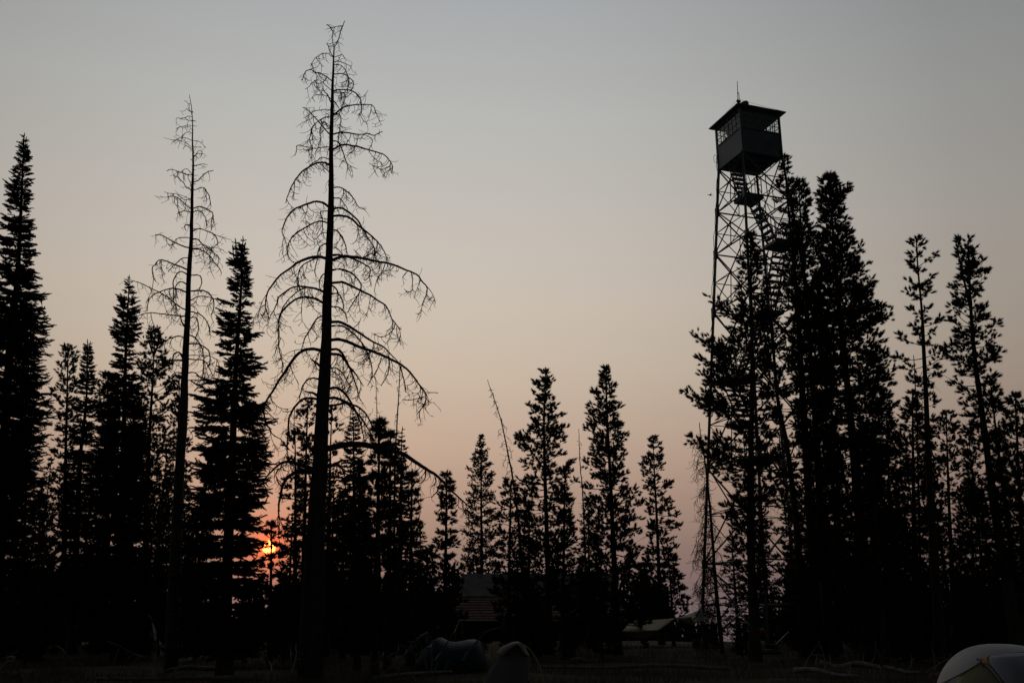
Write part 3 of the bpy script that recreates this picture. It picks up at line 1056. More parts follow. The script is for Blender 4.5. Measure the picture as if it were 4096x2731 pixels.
fir('small_fir', 'tiny slim fir spire right of the cone-hung dead sapling', 36, [(1609, 1710), (1605, 1850), (1600, 2300)],
    [(1715, 3, 3), (1760, 14, 14), (1820, 24, 24), (1900, 35, 35), (2100, 45, 45), (2400, 50, 50)], 36)

# ------------------------------------------------------------------ pines, left and centre
pine('pine_tree', 'open pine with sparse rounded crown left of the narrow spire fir', 40, [(272, 1388), (268, 1600), (262, 1850), (255, 2300)],
     [(1395, 30, 20), (1450, 48, 40), (1500, 75, 45), (1560, 75, 50), (1600, 60, 40), (1640, 90, 40), (1700, 95, 30), (1770, 60, 20), (1900, 60, 40), (2200, 70, 60), (2450, 90, 80)], 41, 0.9, bare=16)
pine('pine_tree', 'small dark pine tip between the narrow spire fir and the crooked-topped fir', 40, [(431, 1487), (430, 1700), (425, 2300)],
     [(1492, 12, 12), (1540, 50, 34), (1600, 64, 44), (1750, 50, 50), (2000, 64, 60), (2400, 66, 60)], 42, 0.9)
pine('pine_tree', 'bushy pine behind the limbs left of the slender dead trunk', 38, [(620, 1312), (612, 1500), (595, 1800), (580, 2300)],
     [(1320, 14, 14), (1370, 50, 50), (1450, 75, 70), (1550, 85, 90), (1700, 95, 110), (1900, 100, 115), (2200, 110, 115), (2450, 110, 120)], 43, 0.85, leaders=[(593, 1336, 612, 1420), (640, 1345, 615, 1420)])
pine('pine_tree', 'slim pine tip right behind the slender dead trunk', 45, [(718, 1498), (712, 1800), (700, 2300)],
     [(1505, 10, 10), (1600, 35, 35), (1800, 55, 60), (2200, 66, 75), (2450, 70, 80)], 44, 0.8)
pine('pine_tree', 'loose pine just left of the tallest dead trunk above the sun', 34, [(1180, 1722), (1182, 2000), (1180, 2350)],
     [(1730, 22, 22), (1800, 50, 50), (1900, 42, 55), (2000, 66, 45), (2100, 60, 40), (2200, 64, 55), (2450, 84, 80)], 45, 0.62)
pine('pine_tree', 'pine with a dense top directly behind the tallest dead trunk', 36, [(1232, 1600), (1225, 1800), (1215, 2250)],
     [(1610, 24, 20), (1650, 60, 40), (1750, 70, 40), (1800, 40, 40), (1900, 45, 50), (2350, 70, 70)], 46, 0.75)
pine('pine_tree', 'sparse pine just right of the tallest dead trunk', 35, [(1328, 1628), (1322, 1800), (1312, 2300)],
     [(1635, 10, 14), (1700, 26, 52), (1800, 38, 42), (1900, 45, 55), (2100, 60, 60), (2400, 70, 70)], 47, 0.45)
pine('pine_tree', 'dense dark pine under the long bent limb of the tallest dead tree', 25, [(1518, 1668), (1515, 1900), (1505, 2350)],
     [(1680, 14, 14), (1720, 26, 28), (1760, 34, 44), (1800, 30, 34), (1860, 56, 44), (1920, 50, 50), (2000, 84, 60), (2200, 110, 84), (2600, 120, 110)], 48, 0.98, bare=0)
pine('pine_tree', 'narrow pine on the left shoulder of the dense central clump', 27, [(1440, 1835), (1438, 2050), (1432, 2400)],
     [(1841, 8, 8), (1890, 20, 22), (1960, 40, 34), (2100, 64, 60), (2300, 84, 80), (2600, 100, 100)], 81, 1.0, bare=0)
pine('pine_tree', 'dense pine crowded against the right side of the dark central pine', 26, [(1562, 1720), (1560, 1900), (1555, 2350)],
     [(1725, 8, 10), (1790, 24, 30), (1850, 20, 44), (1900, 36, 50), (1950, 40, 74), (2000, 50, 84), (2200, 80, 100), (2550, 100, 120)], 49, 0.95, bare=0)
pine('pine_tree', 'low pine at the right side of the dense central clump beside the thin dead stem', 29, [(1648, 1880), (1645, 2100), (1640, 2400)],
     [(1885, 18, 18), (1950, 40, 36), (2100, 60, 40), (2300, 70, 50), (2500, 76, 60)], 50, 0.95)
pine('pine_tree', 'slim low pine where the long bent limb of the dead tree ends', 34, [(1788, 1881), (1785, 2050), (1780, 2400)],
     [(1888, 10, 10), (1950, 32, 28), (2050, 46, 42), (2150, 55, 60), (2300, 80, 80), (2500, 90, 90)], 51, 0.9)
pine('pine_tree', 'short pine top below the forked stub, left of the slim low pine', 29, [(1710, 2190), (1705, 2350), (1700, 2500)],
     [(2196, 14, 14), (2260, 40, 40), (2350, 55, 55), (2550, 70, 70)], 52, 0.9, bare=0)
pine('pine_tree', 'small pointed pine left of the leaning dead sapling, behind the cabin roof', 70, [(1924, 1736), (1925, 2000), (1928, 2400)],
     [(1742, 8, 8), (1790, 18, 18), (1850, 42, 40), (1900, 56, 52), (1950, 66, 62), (2050, 70, 66), (2200, 84, 80), (2500, 90, 90)], 53, 1.0)
pine('pine_tree', 'low bushy pine at the foot of the leaning dead sapling', 37, [(2045, 1915), (2040, 2100), (2035, 2450)],
     [(1925, 14, 14), (1980, 50, 40), (2100, 70, 60), (2500, 80, 80)], 54, 0.9)
pine('tiered_pine', 'tiered pine with a rounded top, left of the two tallest central pines', 37, [(2182, 1476), (2176, 1700), (2180, 1900), (2186, 2100), (2195, 2450)],
     [(1482, 8, 10), (1520, 36, 25), (1560, 50, 32), (1600, 44, 36), (1640, 60, 48), (1660, 50, 60), (1695, 90, 60), (1715, 50, 84), (1755, 118, 70), (1800, 115, 92), (1830, 96, 92), (1880, 108, 74), (1950, 110, 110), (2050, 112, 120), (2200, 130, 110), (2500, 140, 120)], 55, 0.92, bare=10,
     extra=[(2180, 1900, 2290, 1850), (2178, 1760, 2070, 1755), (2178, 1720, 2265, 1715)])
pine('pine_tree', 'low pine filling the gap between the two tallest central pines', 40, [(2262, 1880), (2258, 2000), (2252, 2400)],
     [(1888, 14, 24), (1930, 40, 60), (1990, 40, 44), (2100, 60, 60), (2450, 70, 70)], 56, 0.75)
pine('tiered_pine', 'pointed tiered pine, right of the two tallest central pines', 36, [(2423, 1461), (2428, 1650), (2438, 1850), (2450, 2100), (2465, 2450)],
     [(1468, 6, 6), (1510, 26, 32), (1550, 46, 40), (1590, 66, 50), (1625, 56, 44), (1660, 84, 66), (1700, 66, 60), (1750, 116, 80), (1780, 90, 84), (1820, 104, 66), (1860, 122, 104), (1905, 84, 70), (1950, 110, 110), (1990, 110, 136), (2080, 110, 120), (2200, 130, 120), (2500, 140, 130)], 57, 1.05, bare=10)
pine('pine_tree', 'sparse small pine standing alone right of the central pines', 46, [(2612, 1740), (2618, 1900), (2628, 2100), (2640, 2400)],
     [(1746, 6, 8), (1790, 24, 34), (1850, 46, 58), (1900, 70, 74), (1960, 40, 70), (2040, 44, 100), (2110, 40, 105), (2200, 60, 84), (2300, 80, 100), (2450, 100, 125)], 58, 0.8, bare=12)
pine('pine_tree', 'low pine sloping down to the tan tarp', 44, [(2672, 2190), (2680, 2300), (2690, 2480)],
     [(2196, 14, 14), (2270, 44, 44), (2380, 70, 66), (2520, 84, 84)], 59, 0.8, bare=0)

# ------------------------------------------------------------------ pines round the tower and at the right
pine('tall_pine', 'tall thin pine whose top touches the right corner of the tower cab', 35, [(3135, 615), (3150, 800), (3165, 950), (3195, 1300), (3208, 1550), (3250, 2200), (3272, 2560)],
     [(625, 14, 14), (660, 24, 30), (690, 30, 44), (740, 56, 36), (780, 36, 60), (830, 56, 60), (900, 50, 66), (1000, 60, 60), (1100, 70, 60), (1250, 80, 70), (1400, 66, 66), (1600, 60, 60), (1800, 40, 50)], 61, 0.7, bare=26)
pine('tall_pine', 'tall pine with a full rounded top between the tower-side pine and the broad pine', 33, [(3194, 718), (3210, 1000), (3240, 1400), (3262, 1700), (3300, 2300), (3320, 2560)],
     [(722, 12, 14), (760, 28, 36), (800, 40, 46), (850, 44, 52), (900, 46, 48), (960, 60, 64), (1050, 62, 84), (1150, 72, 84), (1300, 82, 92), (1500, 92, 92), (1700, 82, 82), (2000, 70, 80), (2300, 80, 90)], 62, 1.2, bare=22)
pine('broad_pine', 'broadest dense dark pine right of the tower with a knobby top', 31, [(3321, 690), (3331, 916), (3350, 1150), (3363, 1301), (3385, 1500), (3410, 1750), (3450, 2200), (3472, 2560)],
     [(698, 8, 12), (730, 30, 30), (765, 50, 40), (800, 66, 50), (850, 50, 42), (880, 52, 56), (950, 62, 72), (1000, 72, 80), (1060, 72, 108), (1110, 76, 124), (1170, 84, 158), (1200, 90, 110), (1230, 112, 170), (1300, 112, 176), (1400, 132, 192), (1500, 142, 188), (1600, 142, 196), (1750, 132, 172), (1900, 122, 152), (2200, 122, 152), (2550, 110, 122)], 63, 1.5, bare=10,
     extra=[(3326, 830, 3392, 745), (3326, 800, 3386, 760), (3365, 1330, 3560, 1265)], r1=0.22)
pine('wide_branched_pine', 'wide-branched pine covering the lower left face of the lookout tower', 31, [(3001, 928), (3005, 1200), (3008, 1500), (3002, 2100), (3018, 2560)],
     [(935, 10, 14), (980, 30, 30), (1020, 46, 42), (1080, 56, 56), (1150, 62, 72), (1200, 74, 76), (1240, 72, 72), (1300, 80, 82), (1350, 120, 84), (1400, 150, 90), (1450, 165, 104), (1500, 160, 112), (1560, 190, 122), (1620, 230, 130), (1680, 130, 120), (1740, 126, 112), (1790, 190, 100), (1850, 190, 100), (1900, 110, 100), (2000, 130, 100), (2150, 110, 90), (2300, 80, 60), (2400, 50, 50)], 64, 0.95, bare=24,
     extra=[(3006, 1450, 2790, 1345), (3006, 1480, 2815, 1370), (3006, 1640, 2755, 1570), (3006, 1660, 2770, 1600), (3004, 1850, 2768, 1745), (3004, 1880, 2790, 1780), (3004, 1290, 2840, 1185), (3006, 1520, 2800, 1440), (3006, 1560, 2806, 1500)])
pine('leaning_pine', 'sparse pine with a right-leaning trunk in front of the tower stairs', 33, [(3080, 1120), (3098, 1450), (3111, 1600), (3150, 1800), (3185, 2100), (3215, 2560)],
     [(1125, 18, 18), (1200, 46, 46), (1400, 60, 60), (1600, 66, 66), (1900, 60, 70), (2250, 60, 60)], 65, 0.6, bare=24)
pine('tufted_pine', 'sparse pine with separated tufted branches, left of the two tall right-hand pines', 31, [(3664, 945), (3672, 1080), (3688, 1250), (3695, 1400), (3705, 1600), (3712, 1800), (3735, 2200), (3760, 2560)],
     [(951, 8, 10), (985, 34, 38), (1012, 44, 54), (1035, 60, 24), (1060, 20, 84), (1095, 84, 60), (1125, 84, 86), (1160, 74, 76), (1200, 74, 76), (1235, 90, 76), (1270, 30, 90), (1310, 50, 100), (1350, 66, 100), (1390, 110, 100), (1450, 115, 110), (1500, 110, 100), (1560, 60, 60), (1700, 40, 50), (1900, 60, 70)], 66, 0.5, bare=34)
pine('fork_topped_pine', 'tall pine with a forked top and leaning trunk, rightmost of the tall pines', 29, [(3872, 970), (3876, 1100), (3888, 1300), (3905, 1480), (3925, 1620), (3945, 1780), (3990, 2100), (4040, 2400), (4065, 2560)],
     [(975, 30, 12), (1000, 56, 24), (1050, 66, 30), (1085, 76, 28), (1110, 96, 80), (1135, 100, 104), (1165, 100, 80), (1200, 92, 54), (1250, 104, 84), (1300, 92, 96), (1350, 100, 98), (1400, 120, 122), (1450, 130, 120), (1500, 112, 104), (1560, 100, 86), (1650, 92, 92), (1800, 100, 80), (2000, 100, 80), (2300, 90, 70)], 67, 0.85, bare=26, leaders=[(3824, 966, 3882, 1240)], r1=0.19)
pine('pine_tree', 'dense dark pine below the sparse tufted pine', 33, [(3650, 1556), (3652, 1800), (3660, 2400)],
     [(1565, 10, 10), (1620, 34, 38), (1700, 58, 60), (1800, 80, 80), (2000, 100, 100), (2450, 130, 130)], 68, 1.0, bare=0)
pine('pine_tree', 'dark pine top cut by the right edge of the photo', 32, [(4060, 1568), (4075, 1900), (4100, 2400)],
     [(1576, 10, 10), (1630, 34, 40), (1700, 50, 60), (1900, 80, 80), (2450, 110, 100)], 69, 0.95, bare=0)
pine('pine_tree', 'thin sparse pine directly right of the leaning fork-topped pine', 34, [(3960, 1515), (3975, 1650), (4000, 1850), (4050, 2250), (4070, 2500)],
     [(1525, 18, 30), (1570, 36, 60), (1650, 60, 50), (1800, 60, 60), (2000, 70, 70), (2350, 80, 60)], 70, 0.45, bare=24)
pine('pine_tree', 'dark pine between the broad pine and the dense pine below the tufted one', 38, [(3545, 1640), (3555, 1900), (3575, 2400)],
     [(1645, 18, 26), (1700, 44, 50), (1800, 64, 54), (2000, 84, 76), (2450, 110, 100)], 71, 0.75)
pine('pine_tree', 'dark pine low between the tufted and the fork-topped pine', 40, [(3785, 1640), (3792, 1900), (3812, 2400)],
     [(1645, 18, 18), (1720, 56, 56), (1900, 76, 66), (2100, 96, 90), (2450, 120, 110)], 72, 0.75)
pine('pine_tree', 'low dark pine under the right side of the broad pine', 30, [(3482, 1720), (3500, 2000), (3532, 2500)],
     [(1725, 18, 18), (1800, 56, 56), (2000, 80, 80), (2450, 100, 100)], 73, 0.8)
pine('pine_tree', 'low dark pine behind the foot of the fork-topped pine', 36, [(3880, 1905), (3888, 2150), (3900, 2450)],
     [(1912, 14, 14), (2000, 46, 46), (2200, 80, 80), (2480, 100, 100)], 74, 0.9, bare=0)
pine('pine_tree', 'low dark pine under the left side of the broad pine', 38, [(3330, 1830), (3340, 2100), (3352, 2450)],
     [(1836, 14, 14), (1920, 50, 50), (2150, 80, 80), (2480, 96, 96)], 75, 0.8, bare=0)
pine('pine_tree', 'low pine under the tall left-edge fir', 34, [(160, 1960), (156, 2200), (150, 2450)],
     [(1966, 14, 14), (2050, 46, 46), (2300, 84, 84), (2530, 100, 100)], 76, 0.9, bare=0)
pine('pine_tree', 'low pine at the left foot of the slender dead tree', 35, [(640, 1960), (636, 2200), (630, 2450)],
     [(1966, 14, 14), (2050, 46, 46), (2300, 84, 84), (2530, 100, 100)], 77, 0.9, bare=0)
pine('pine_tree', 'low pine between the slender dead tree and the multi-topped fir', 36, [(785, 2040), (782, 2250), (778, 2480)],
     [(2046, 12, 12), (2130, 42, 42), (2300, 76, 76), (2530, 90, 90)], 78, 0.8, bare=0)
pine('pine_tree', 'thin low pine right in front of the setting sun', 31, [(1086, 2080), (1084, 2300), (1080, 2520)],
     [(2086, 10, 10), (2140, 34, 30), (2220, 46, 44), (2300, 56, 50), (2560, 84, 80)], 79, 0.85, bare=8)
pine('pine_tree', 'low pine left of the small narrow fir at the tallest dead trunk', 33, [(1375, 1960), (1372, 2200), (1370, 2480)],
     [(1966, 12, 12), (2060, 46, 50), (2250, 80, 84), (2530, 96, 96)], 80, 0.95, bare=0)

# copies of one small pine fill the crowded stand low down
proto_root = None
low_spots = [(60, 2230, 44), (250, 2260, 40), (360, 2180, 46), (560, 2270, 38), (860, 2290, 40), (985, 2380, 36), (1290, 2330, 36), (1440, 2310, 32),
             (2110, 2310, 33), (2330, 2230, 42), (2400, 2310, 33), (2560, 2250, 48), (2960, 2470, 34), (3075, 2420, 44),
             (3160, 2270, 42), (3250, 2330, 35), (3420, 2240, 42), (3600, 2280, 36), (3720, 2310, 34), (3840, 2260, 42), (3980, 2280, 38), (4060, 2240, 36)]


def copy_tree(o):
    c = o.copy()
    col.objects.link(c)
    for ch in o.children:
        k = ch.copy()
        col.objects.link(k)
        k.parent = c
    return c


LOWL = 'small dark pine in the crowded low row at the foot of the taller trees'
LOWG = 'small pines crowding the foot of the stand'
rng0 = np.random.default_rng(5)
for k in range(95):
    a_ = rng0.uniform(-60, 4160)
    d_ = rng0.uniform(29, 50)
    lo = 2345 if not 2660 < a_ < 3180 else 2505
    if 1820 < a_ < 2110: lo = 2500
    if 2470 < a_ < 2900: lo = 2500; d_ = rng0.uniform(40, 50)
    low_spots.append((a_, rng0.uniform(lo, 2530), d_))
low_spots += [(3200, 2230, 33), (3270, 2120, 38), (1300, 2200, 38), (1250, 2260, 40)]

proto_root = pine('young_pine', LOWL, 36, [(2048, 2150), (2048, 2300), (2048, 2540)], [(2156, 10, 10), (2200, 34, 34), (2300, 60, 60), (2400, 80, 80), (2590, 104, 104)], 90, 1.25, bare=0, group=LOWG)
PH = P(2048, 2150, 36)[2]
for i, (px, py, D) in enumerate(low_spots):
    o = proto_root if i == 0 else copy_tree(proto_root)
    q = P(px, py, D)
    gz = float(terrain(q[0], D))
    s = (q[2] - gz) / PH
    o.location = (q[0], D, gz)
    o.rotation_euler = (0, 0, rng0.uniform(0, 6.28))
    w = s * rng0.uniform(0.85, 1.25)
    o.scale = (w, w, s)

BACKL = 'dark slender pine in the back rows, showing between the nearer trees'
BACKG = 'slender pines filling the back rows of the stand'
back_spots = [(150, 1960, 46), (215, 1830, 50), (395, 1770, 48), (470, 1860, 46), (565, 1700, 50), (675, 1800, 47), (745, 1900, 45), (835, 1830, 48), (1180, 2050, 47), (1290, 1830, 48), (1350, 1900, 50), (60, 1900, 48), (1460, 2000, 46), (1690, 2080, 48), (2110, 2000, 50), (2350, 1990, 50),
              (3045, 2060, 52), (3125, 1760, 50), (3230, 1720, 52), (3290, 1860, 48), (3440, 1660, 52), (3620, 1790, 48), (3735, 1860, 50), (3850, 1720, 48), (3920, 1950, 46), (4085, 1800, 50), (3180, 2000, 49), (2930, 2150, 53), (3540, 1900, 50)]
bproto = pine('slender_pine', BACKL, 46, [(2048, 1800), (2048, 2050), (2048, 2480)], [(1806, 8, 8), (1850, 26, 26), (1950, 44, 44), (2100, 62, 62), (2300, 74, 74), (2560, 84, 84)], 91, 0.72, bare=10, group=BACKG)
PH2 = P(2048, 1800, 46)[2]
for i, (px, py, D) in enumerate(back_spots):
    o = bproto if i == 0 else copy_tree(bproto)
    q = P(px, py, D)
    gz = float(terrain(q[0], D))
    s = (q[2] - gz) / PH2
    o.location = (q[0], D, gz)
    o.rotation_euler = (rng0.normal(0, 0.012), rng0.normal(0, 0.012), rng0.uniform(0, 6.28))
    w = (0.5 + 0.5 * s) * rng0.uniform(0.85, 1.2)
    o.scale = (w, w, s)

# ------------------------------------------------------------------ far woods on the slope: one mass nobody could count
wb = MB()
rw = np.random.default_rng(77)
O, Dr, S = [], [], []
for i in range(420):
    D = rw.uniform(70, 118)
    px = rw.uniform(-1100, 5200)
    if 2670 < px < 2960 and rw.random() < 0.75:
        continue
    pt = rw.normal(2360, 85) if px < 2670 or px > 3000 else rw.uniform(2450, 2500)
    q = P(px, pt, D)
    gz = float(terrain(q[0], D))
    H = max(2.0, q[2] - gz)
    wb.tubes(np.array([[q[0], D, gz], [q[0] + .1, D, gz + H * .5], [q[0], D, gz + H]]), np.array([0.12, 0.08, 0.02]), 5)
    n = int(150 + 26 * H)
    u = rw.random(n) ** 0.75
    rr = (0.1 + 1.35 * u * min(1.3, H / 8)) * rw.uniform(0.4, 1.05, n)
    a = rw.uniform(0, 6.283, n)
    O.append(np.stack([q[0] + rr * np.cos(a), D + rr * np.sin(a), gz + H * (1 - 0.86 * u) - 0.1 * rr], -1))
    Dr.append(np.stack([np.cos(a), np.sin(a), rw.uniform(0.2, 1.0, n)], -1))
    S.append(rw.uniform(0.34, 0.6, n))
scatter(wb, LITE, rw, np.concatenate(O), np.concatenate(Dr), np.concatenate(S))
tag(wb.build('distant_woods', M['pine']), 'mass of dark conifers on the slope beyond the camp', 'woods', kind='stuff')

# ------------------------------------------------------------------ lookout tower
TX, TY, YAW = 11.38, 41.43, 0.329
ZF, ZS, ZT, HB, HT = 22.06, 23.28, 24.28, 2.538, 1.065
ZN = [ZF, 19.874, 17.756, 14.927, 11.564, 7.675, 3.484, 0.0]
cy_, sy_ = math.cos(YAW), math.sin(YAW)
toW = lambda u, v, z: np.array([TX + u * cy_ - v * sy_, TY + u * sy_ + v * cy_, z])


def uplane(px, py, u0):                            # where a photo ray meets the plane u = u0 inside the tower
    d = raydir(px, py)
    nrm = np.array([cy_, sy_, 0])
    t = (u0 + nrm @ np.array([TX, TY, 0])) / (nrm @ d)
    p = np.array([0, 0, HC]) + d * t
    return np.array([u0, -(p[0] - TX) * sy_ + (p[1] - TY) * cy_, p[2]])


hw = lambda z: HB + (HT - HB) * z / ZF
tower = thing('lookout_tower', 'tall steel lattice fire lookout tower with a boxy windowed cab on top', 'lookout tower', (TX, TY, 0), YAW)
CR = [(-1, -1), (1, -1), (1, 1), (-1, 1)]
cn = lambda k, z, w=0: np.array([CR[k][0] * (hw(z) - w), CR[k][1] * (hw(z) - w), z])
for k in range(4):
    b = MB()
    b.beam(cn(k, -0.1), cn(k, ZF), 0.105)
    leg = b.build('leg', M['steel'], tower)
    for z in ZN[1:-1]:
        g_ = MB()
        g_.box(cn(k, z), (0.16, 0.16, 0.42))
        g_.build('gusset_plate', M['steel'], leg)
    f_ = MB()
    f_.box(cn(k, 0.02) * [1, 1, 0] + [0, 0, 0.05], (0.55, 0.55, 0.5))
    f_.build('footing', M['logwall'], leg)
for k in range(4):
    k2 = (k + 1) % 4
    for i in range(7):
        zt_, zb_ = ZN[i], ZN[i + 1]
        w = 0.05 if i < 3 else 0.06
        A, B, C, Dd = cn(k, zt_), cn(k2, zt_), cn(k, zb_), cn(k2, zb_)
        inn = np.array([-(CR[k][0] + CR[k2][0]), -(CR[k][1] + CR[k2][1]), 0]) * 0.02
        for p, q, off in ((A, Dd, 1), (B, C, -1)):
            b = MB(); b.beam(p + inn * off, q + inn * off, w); b.build('diagonal_brace', M['steel'], tower)
        s = 1 / (1 + hw(zt_) / hw(zb_))
        # crossing point of the two diagonals
        den = hw(zt_) + hw(zb_)
        u = hw(zt_) / den
        X = A + (Dd - A) * u
        zx = X[2]
        if i > 0:
            b = MB(); b.beam(A, B, 0.06); b.build('girt', M['steel'], tower)
        zm = (zt_ + zb_) / 2
        b = MB(); b.beam(cn(k, zm), (A + B + C + Dd) / 4, 0.036); b.beam((A + B + C + Dd) / 4, cn(k2, zm), 0.036)
        b.build('middle_girt', M['steel'], tower)
        if i < 6:
            b = MB(); b.beam(X, (C + Dd) / 2, 0.036); b.build('hanger', M['steel'], tower)
        b = MB()
        b.beam(cn(k, zm), (A + Dd) / 2 * 0 + X, 0.03); b.beam((C + Dd) / 2, cn(k2, zm), 0.03)
        b.build('secondary_brace', M['steel'], tower)
# square spiral of stairs: landing i sits at corner seq[i]
seq = [3, 0, 1, 2, 3, 0, 1, 2]
for i in range(1, 7):
    z = ZN[i]
    w = hw(z) - 0.12
    c = np.array([CR[seq[i]][0], CR[seq[i]][1]], float)
    s_ = min(w * 0.8, 1.05)
    ctr = c * (w - s_ / 2)
    b = MB()
    b.box((ctr[0], ctr[1], z), (s_, s_, 0.06))
    for sx in (-1, 1):
        b.box((ctr[0] + sx * (s_ / 2 + 0.03), ctr[1], z - 0.06), (0.05, s_ + 0.1, 0.14))
        b.box((ctr[0], ctr[1] + sx * (s_ / 2 + 0.03), z - 0.06), (s_, 0.05, 0.14))
    ld = b.build('landing', M['steel'], tower)
    r_ = MB()
    for dx, dy in ((1, 1), (1, -1), (-1, 1), (-1, -1)):
        if (dx, dy) == (-int(c[0]), -int(c[1])):
            continue
        r_.beam((ctr[0] + dx * s_ / 2, ctr[1] + dy * s_ / 2, z), (ctr[0] + dx * s_ / 2, ctr[1] + dy * s_ / 2, z + 1.0), 0.04)
    out = c
    for zz in (0.55, 1.0):
        r_.beam((ctr[0] + out[0] * s_ / 2, ctr[1] - s_ / 2, z + zz), (ctr[0] + out[0] * s_ / 2, ctr[1] + s_ / 2, z + zz), 0.03)
        r_.beam((ctr[0] - s_ / 2, ctr[1] + out[1] * s_ / 2, z + zz), (ctr[0] + s_ / 2, ctr[1] + out[1] * s_ / 2, z + zz), 0.03)
    r_.build('handrail', M['steel'], ld)
for i in range(0, 7):
    zt_, zb_ = ZN[i], ZN[i + 1]
    c0 = np.array(CR[seq[i]], float) * (hw(zt_) - 0.5)
    c1 = np.array(CR[seq[i + 1]], float) * (hw(zb_) - 0.55)
    dr = c1 - c0
    ax = 0 if abs(dr[0]) > abs(dr[1]) else 1
    side = 1 - ax
    lane = min(abs(c0[side]), abs(c1[side])) * np.sign(c1[side])
    if abs(c1[side]) < 1e-6: lane = c0[side]
    a = np.zeros(3); e = np.zeros(3)
    sg = np.sign(dr[ax])
    a[ax], a[side], a[2] = c0[ax] + sg * 0.15, lane, zt_
    e[ax], e[side], e[2] = c1[ax] - sg * 0.35, lane, zb_
    if i == 0:
        a[ax] = c0[ax] + sg * 0.1
    perp = np.zeros(3); perp[side] = 0.33
    st = MB()
    for sgn in (-1, 1):
        st.beam(a + perp * sgn, e + perp * sgn, 0.06)
        st.beam(a + perp * sgn + [0, 0, 0.0], e + perp * sgn - [0, 0, 0.12], 0.05)
    fl = st.build('stair_flight', M['steel'], tower)
    td = MB()
    n = int((zt_ - zb_) / 0.25)
    for j in range(1, n):
        c = a + (e - a) * j / n
        sz = [0.66, 0.66, 0.045]
        sz[ax] = 0.24
        td.box(c, sz)
    td.build('treads', M['steel'], fl)
    for sgn in (-1, 1):
        hr = MB()
        hr.beam(a + perp * sgn * 1.05 + [0, 0, 0.9], e + perp * sgn * 1.05 + [0, 0, 0.9], 0.03)
        for j in (0, 1, 2):
            c = a + (e - a) * (j * 0.48 + 0.02)
            hr.beam(c + perp * sgn * 1.05, c + perp * sgn * 1.05 + [0, 0, 0.9], 0.03)
        hr.build('handrail', M['steel'], fl)
# cab
b = MB()
b.box((0, 0, ZF + 0.02), (2.02, 2.02, 0.06))
for o_y in (-0.7, -0.23, 0.23, 0.7):
    b.box((0, o_y, ZF - 0.06), (2.0, 0.06, 0.1))
b.build('cab_floor', M['steel'], tower)
for k in range(4):
    b = MB()
    b.box((CR[k][0] * HT, CR[k][1] * HT, (ZF + ZT) / 2 - 0.02), (0.09, 0.09, ZT - ZF + 0.06))
    b.build('corner_post', M['cab'], tower)
for k in range(4):
    horizontal = k % 2 == 0
    off = -1 if k in (0, 3) else 1
    b = MB()
    hgt = ZS - ZF
    ctr = (0, off * HT, ZF + hgt / 2) if horizontal else (off * HT, 0, ZF + hgt / 2)
    b.box(ctr, (2.04, 0.03, hgt) if horizontal else (0.03, 2.04, hgt))
    sill = (0, off * (HT + 0.012), ZS) if horizontal else (off * (HT + 0.012), 0, ZS)
    b.box(sill, (2.04, 0.08, 0.05) if horizontal else (0.08, 2.04, 0.05))
    b.build('wall_panel', M['cab'], tower)
    wn = MB()
    H_ = ZT - ZS

    def bar(s0, z0, ls, lz):
        if horizontal:
            wn.box((s0, off * HT, z0), (ls, 0.035, lz))
        else:
            wn.box((off * HT, s0, z0), (0.035, ls, lz))
    bar(0, ZT - 0.03, 2.04, 0.06)
    for j in range(1, 6):
        bar(-1.02 + 2.04 * j / 6, ZS + H_ / 2, 0.05 if j == 3 else 0.026, H_)
    for j in (1, 2):
        for jj in range(6):
            bar(-1.02 + 2.04 * (jj + 0.5) / 6, ZS + 0.03 + (H_ - 0.09) * j / 3, 2.04 / 6 - 0.04, 0.022)
    win = wn.build('window', M['cab'], tower)
    pn = MB()
    pn.box((0, off * (HT - 0.002), ZS + H_ / 2 - 0.01) if horizontal else (off * (HT - 0.002), 0, ZS + H_ / 2 - 0.01), (2.0, 0.006, H_ - 0.05) if horizontal else (0.006, 2.0, H_ - 0.05))
    pn.build('pane', M['glass'], win)
rb = MB()
OV = HT + 0.26
rb.box((0, 0, ZT + 0.035), (2 * HT + 0.14, 2 * HT + 0.14, 0.05))
v = [[-OV, -OV, ZT + 0.05], [OV, -OV, ZT + 0.05], [OV, OV, ZT + 0.05], [-OV, OV, ZT + 0.05], [-OV, -OV, ZT + 0.10], [OV, -OV, ZT + 0.10], [OV, OV, ZT + 0.10], [-OV, OV, ZT + 0.10], [0, 0, ZT + 0.55]]
rb.add(v, tris=[(4, 5, 8), (5, 6, 8), (6, 7, 8), (7, 4, 8)], quads=[(0, 3, 2, 1), (0, 1, 5, 4), (1, 2, 6, 5), (2, 3, 7, 6), (3, 0, 4, 7)])
rb.build('roof', M['cab'], tower)


def cab_ray(px, py, v0):                           # photo ray against the plane v = v0 of the tower
    d = raydir(px, py)
    nrm = np.array([-sy_, cy_, 0])
    t = (v0 + nrm @ np.array([TX, TY, 0])) / (nrm @ d)
    p = np.array([0, 0, HC]) + d * t
    return np.array([(p[0] - TX) * cy_ + (p[1] - TY) * sy_, v0, p[2]])


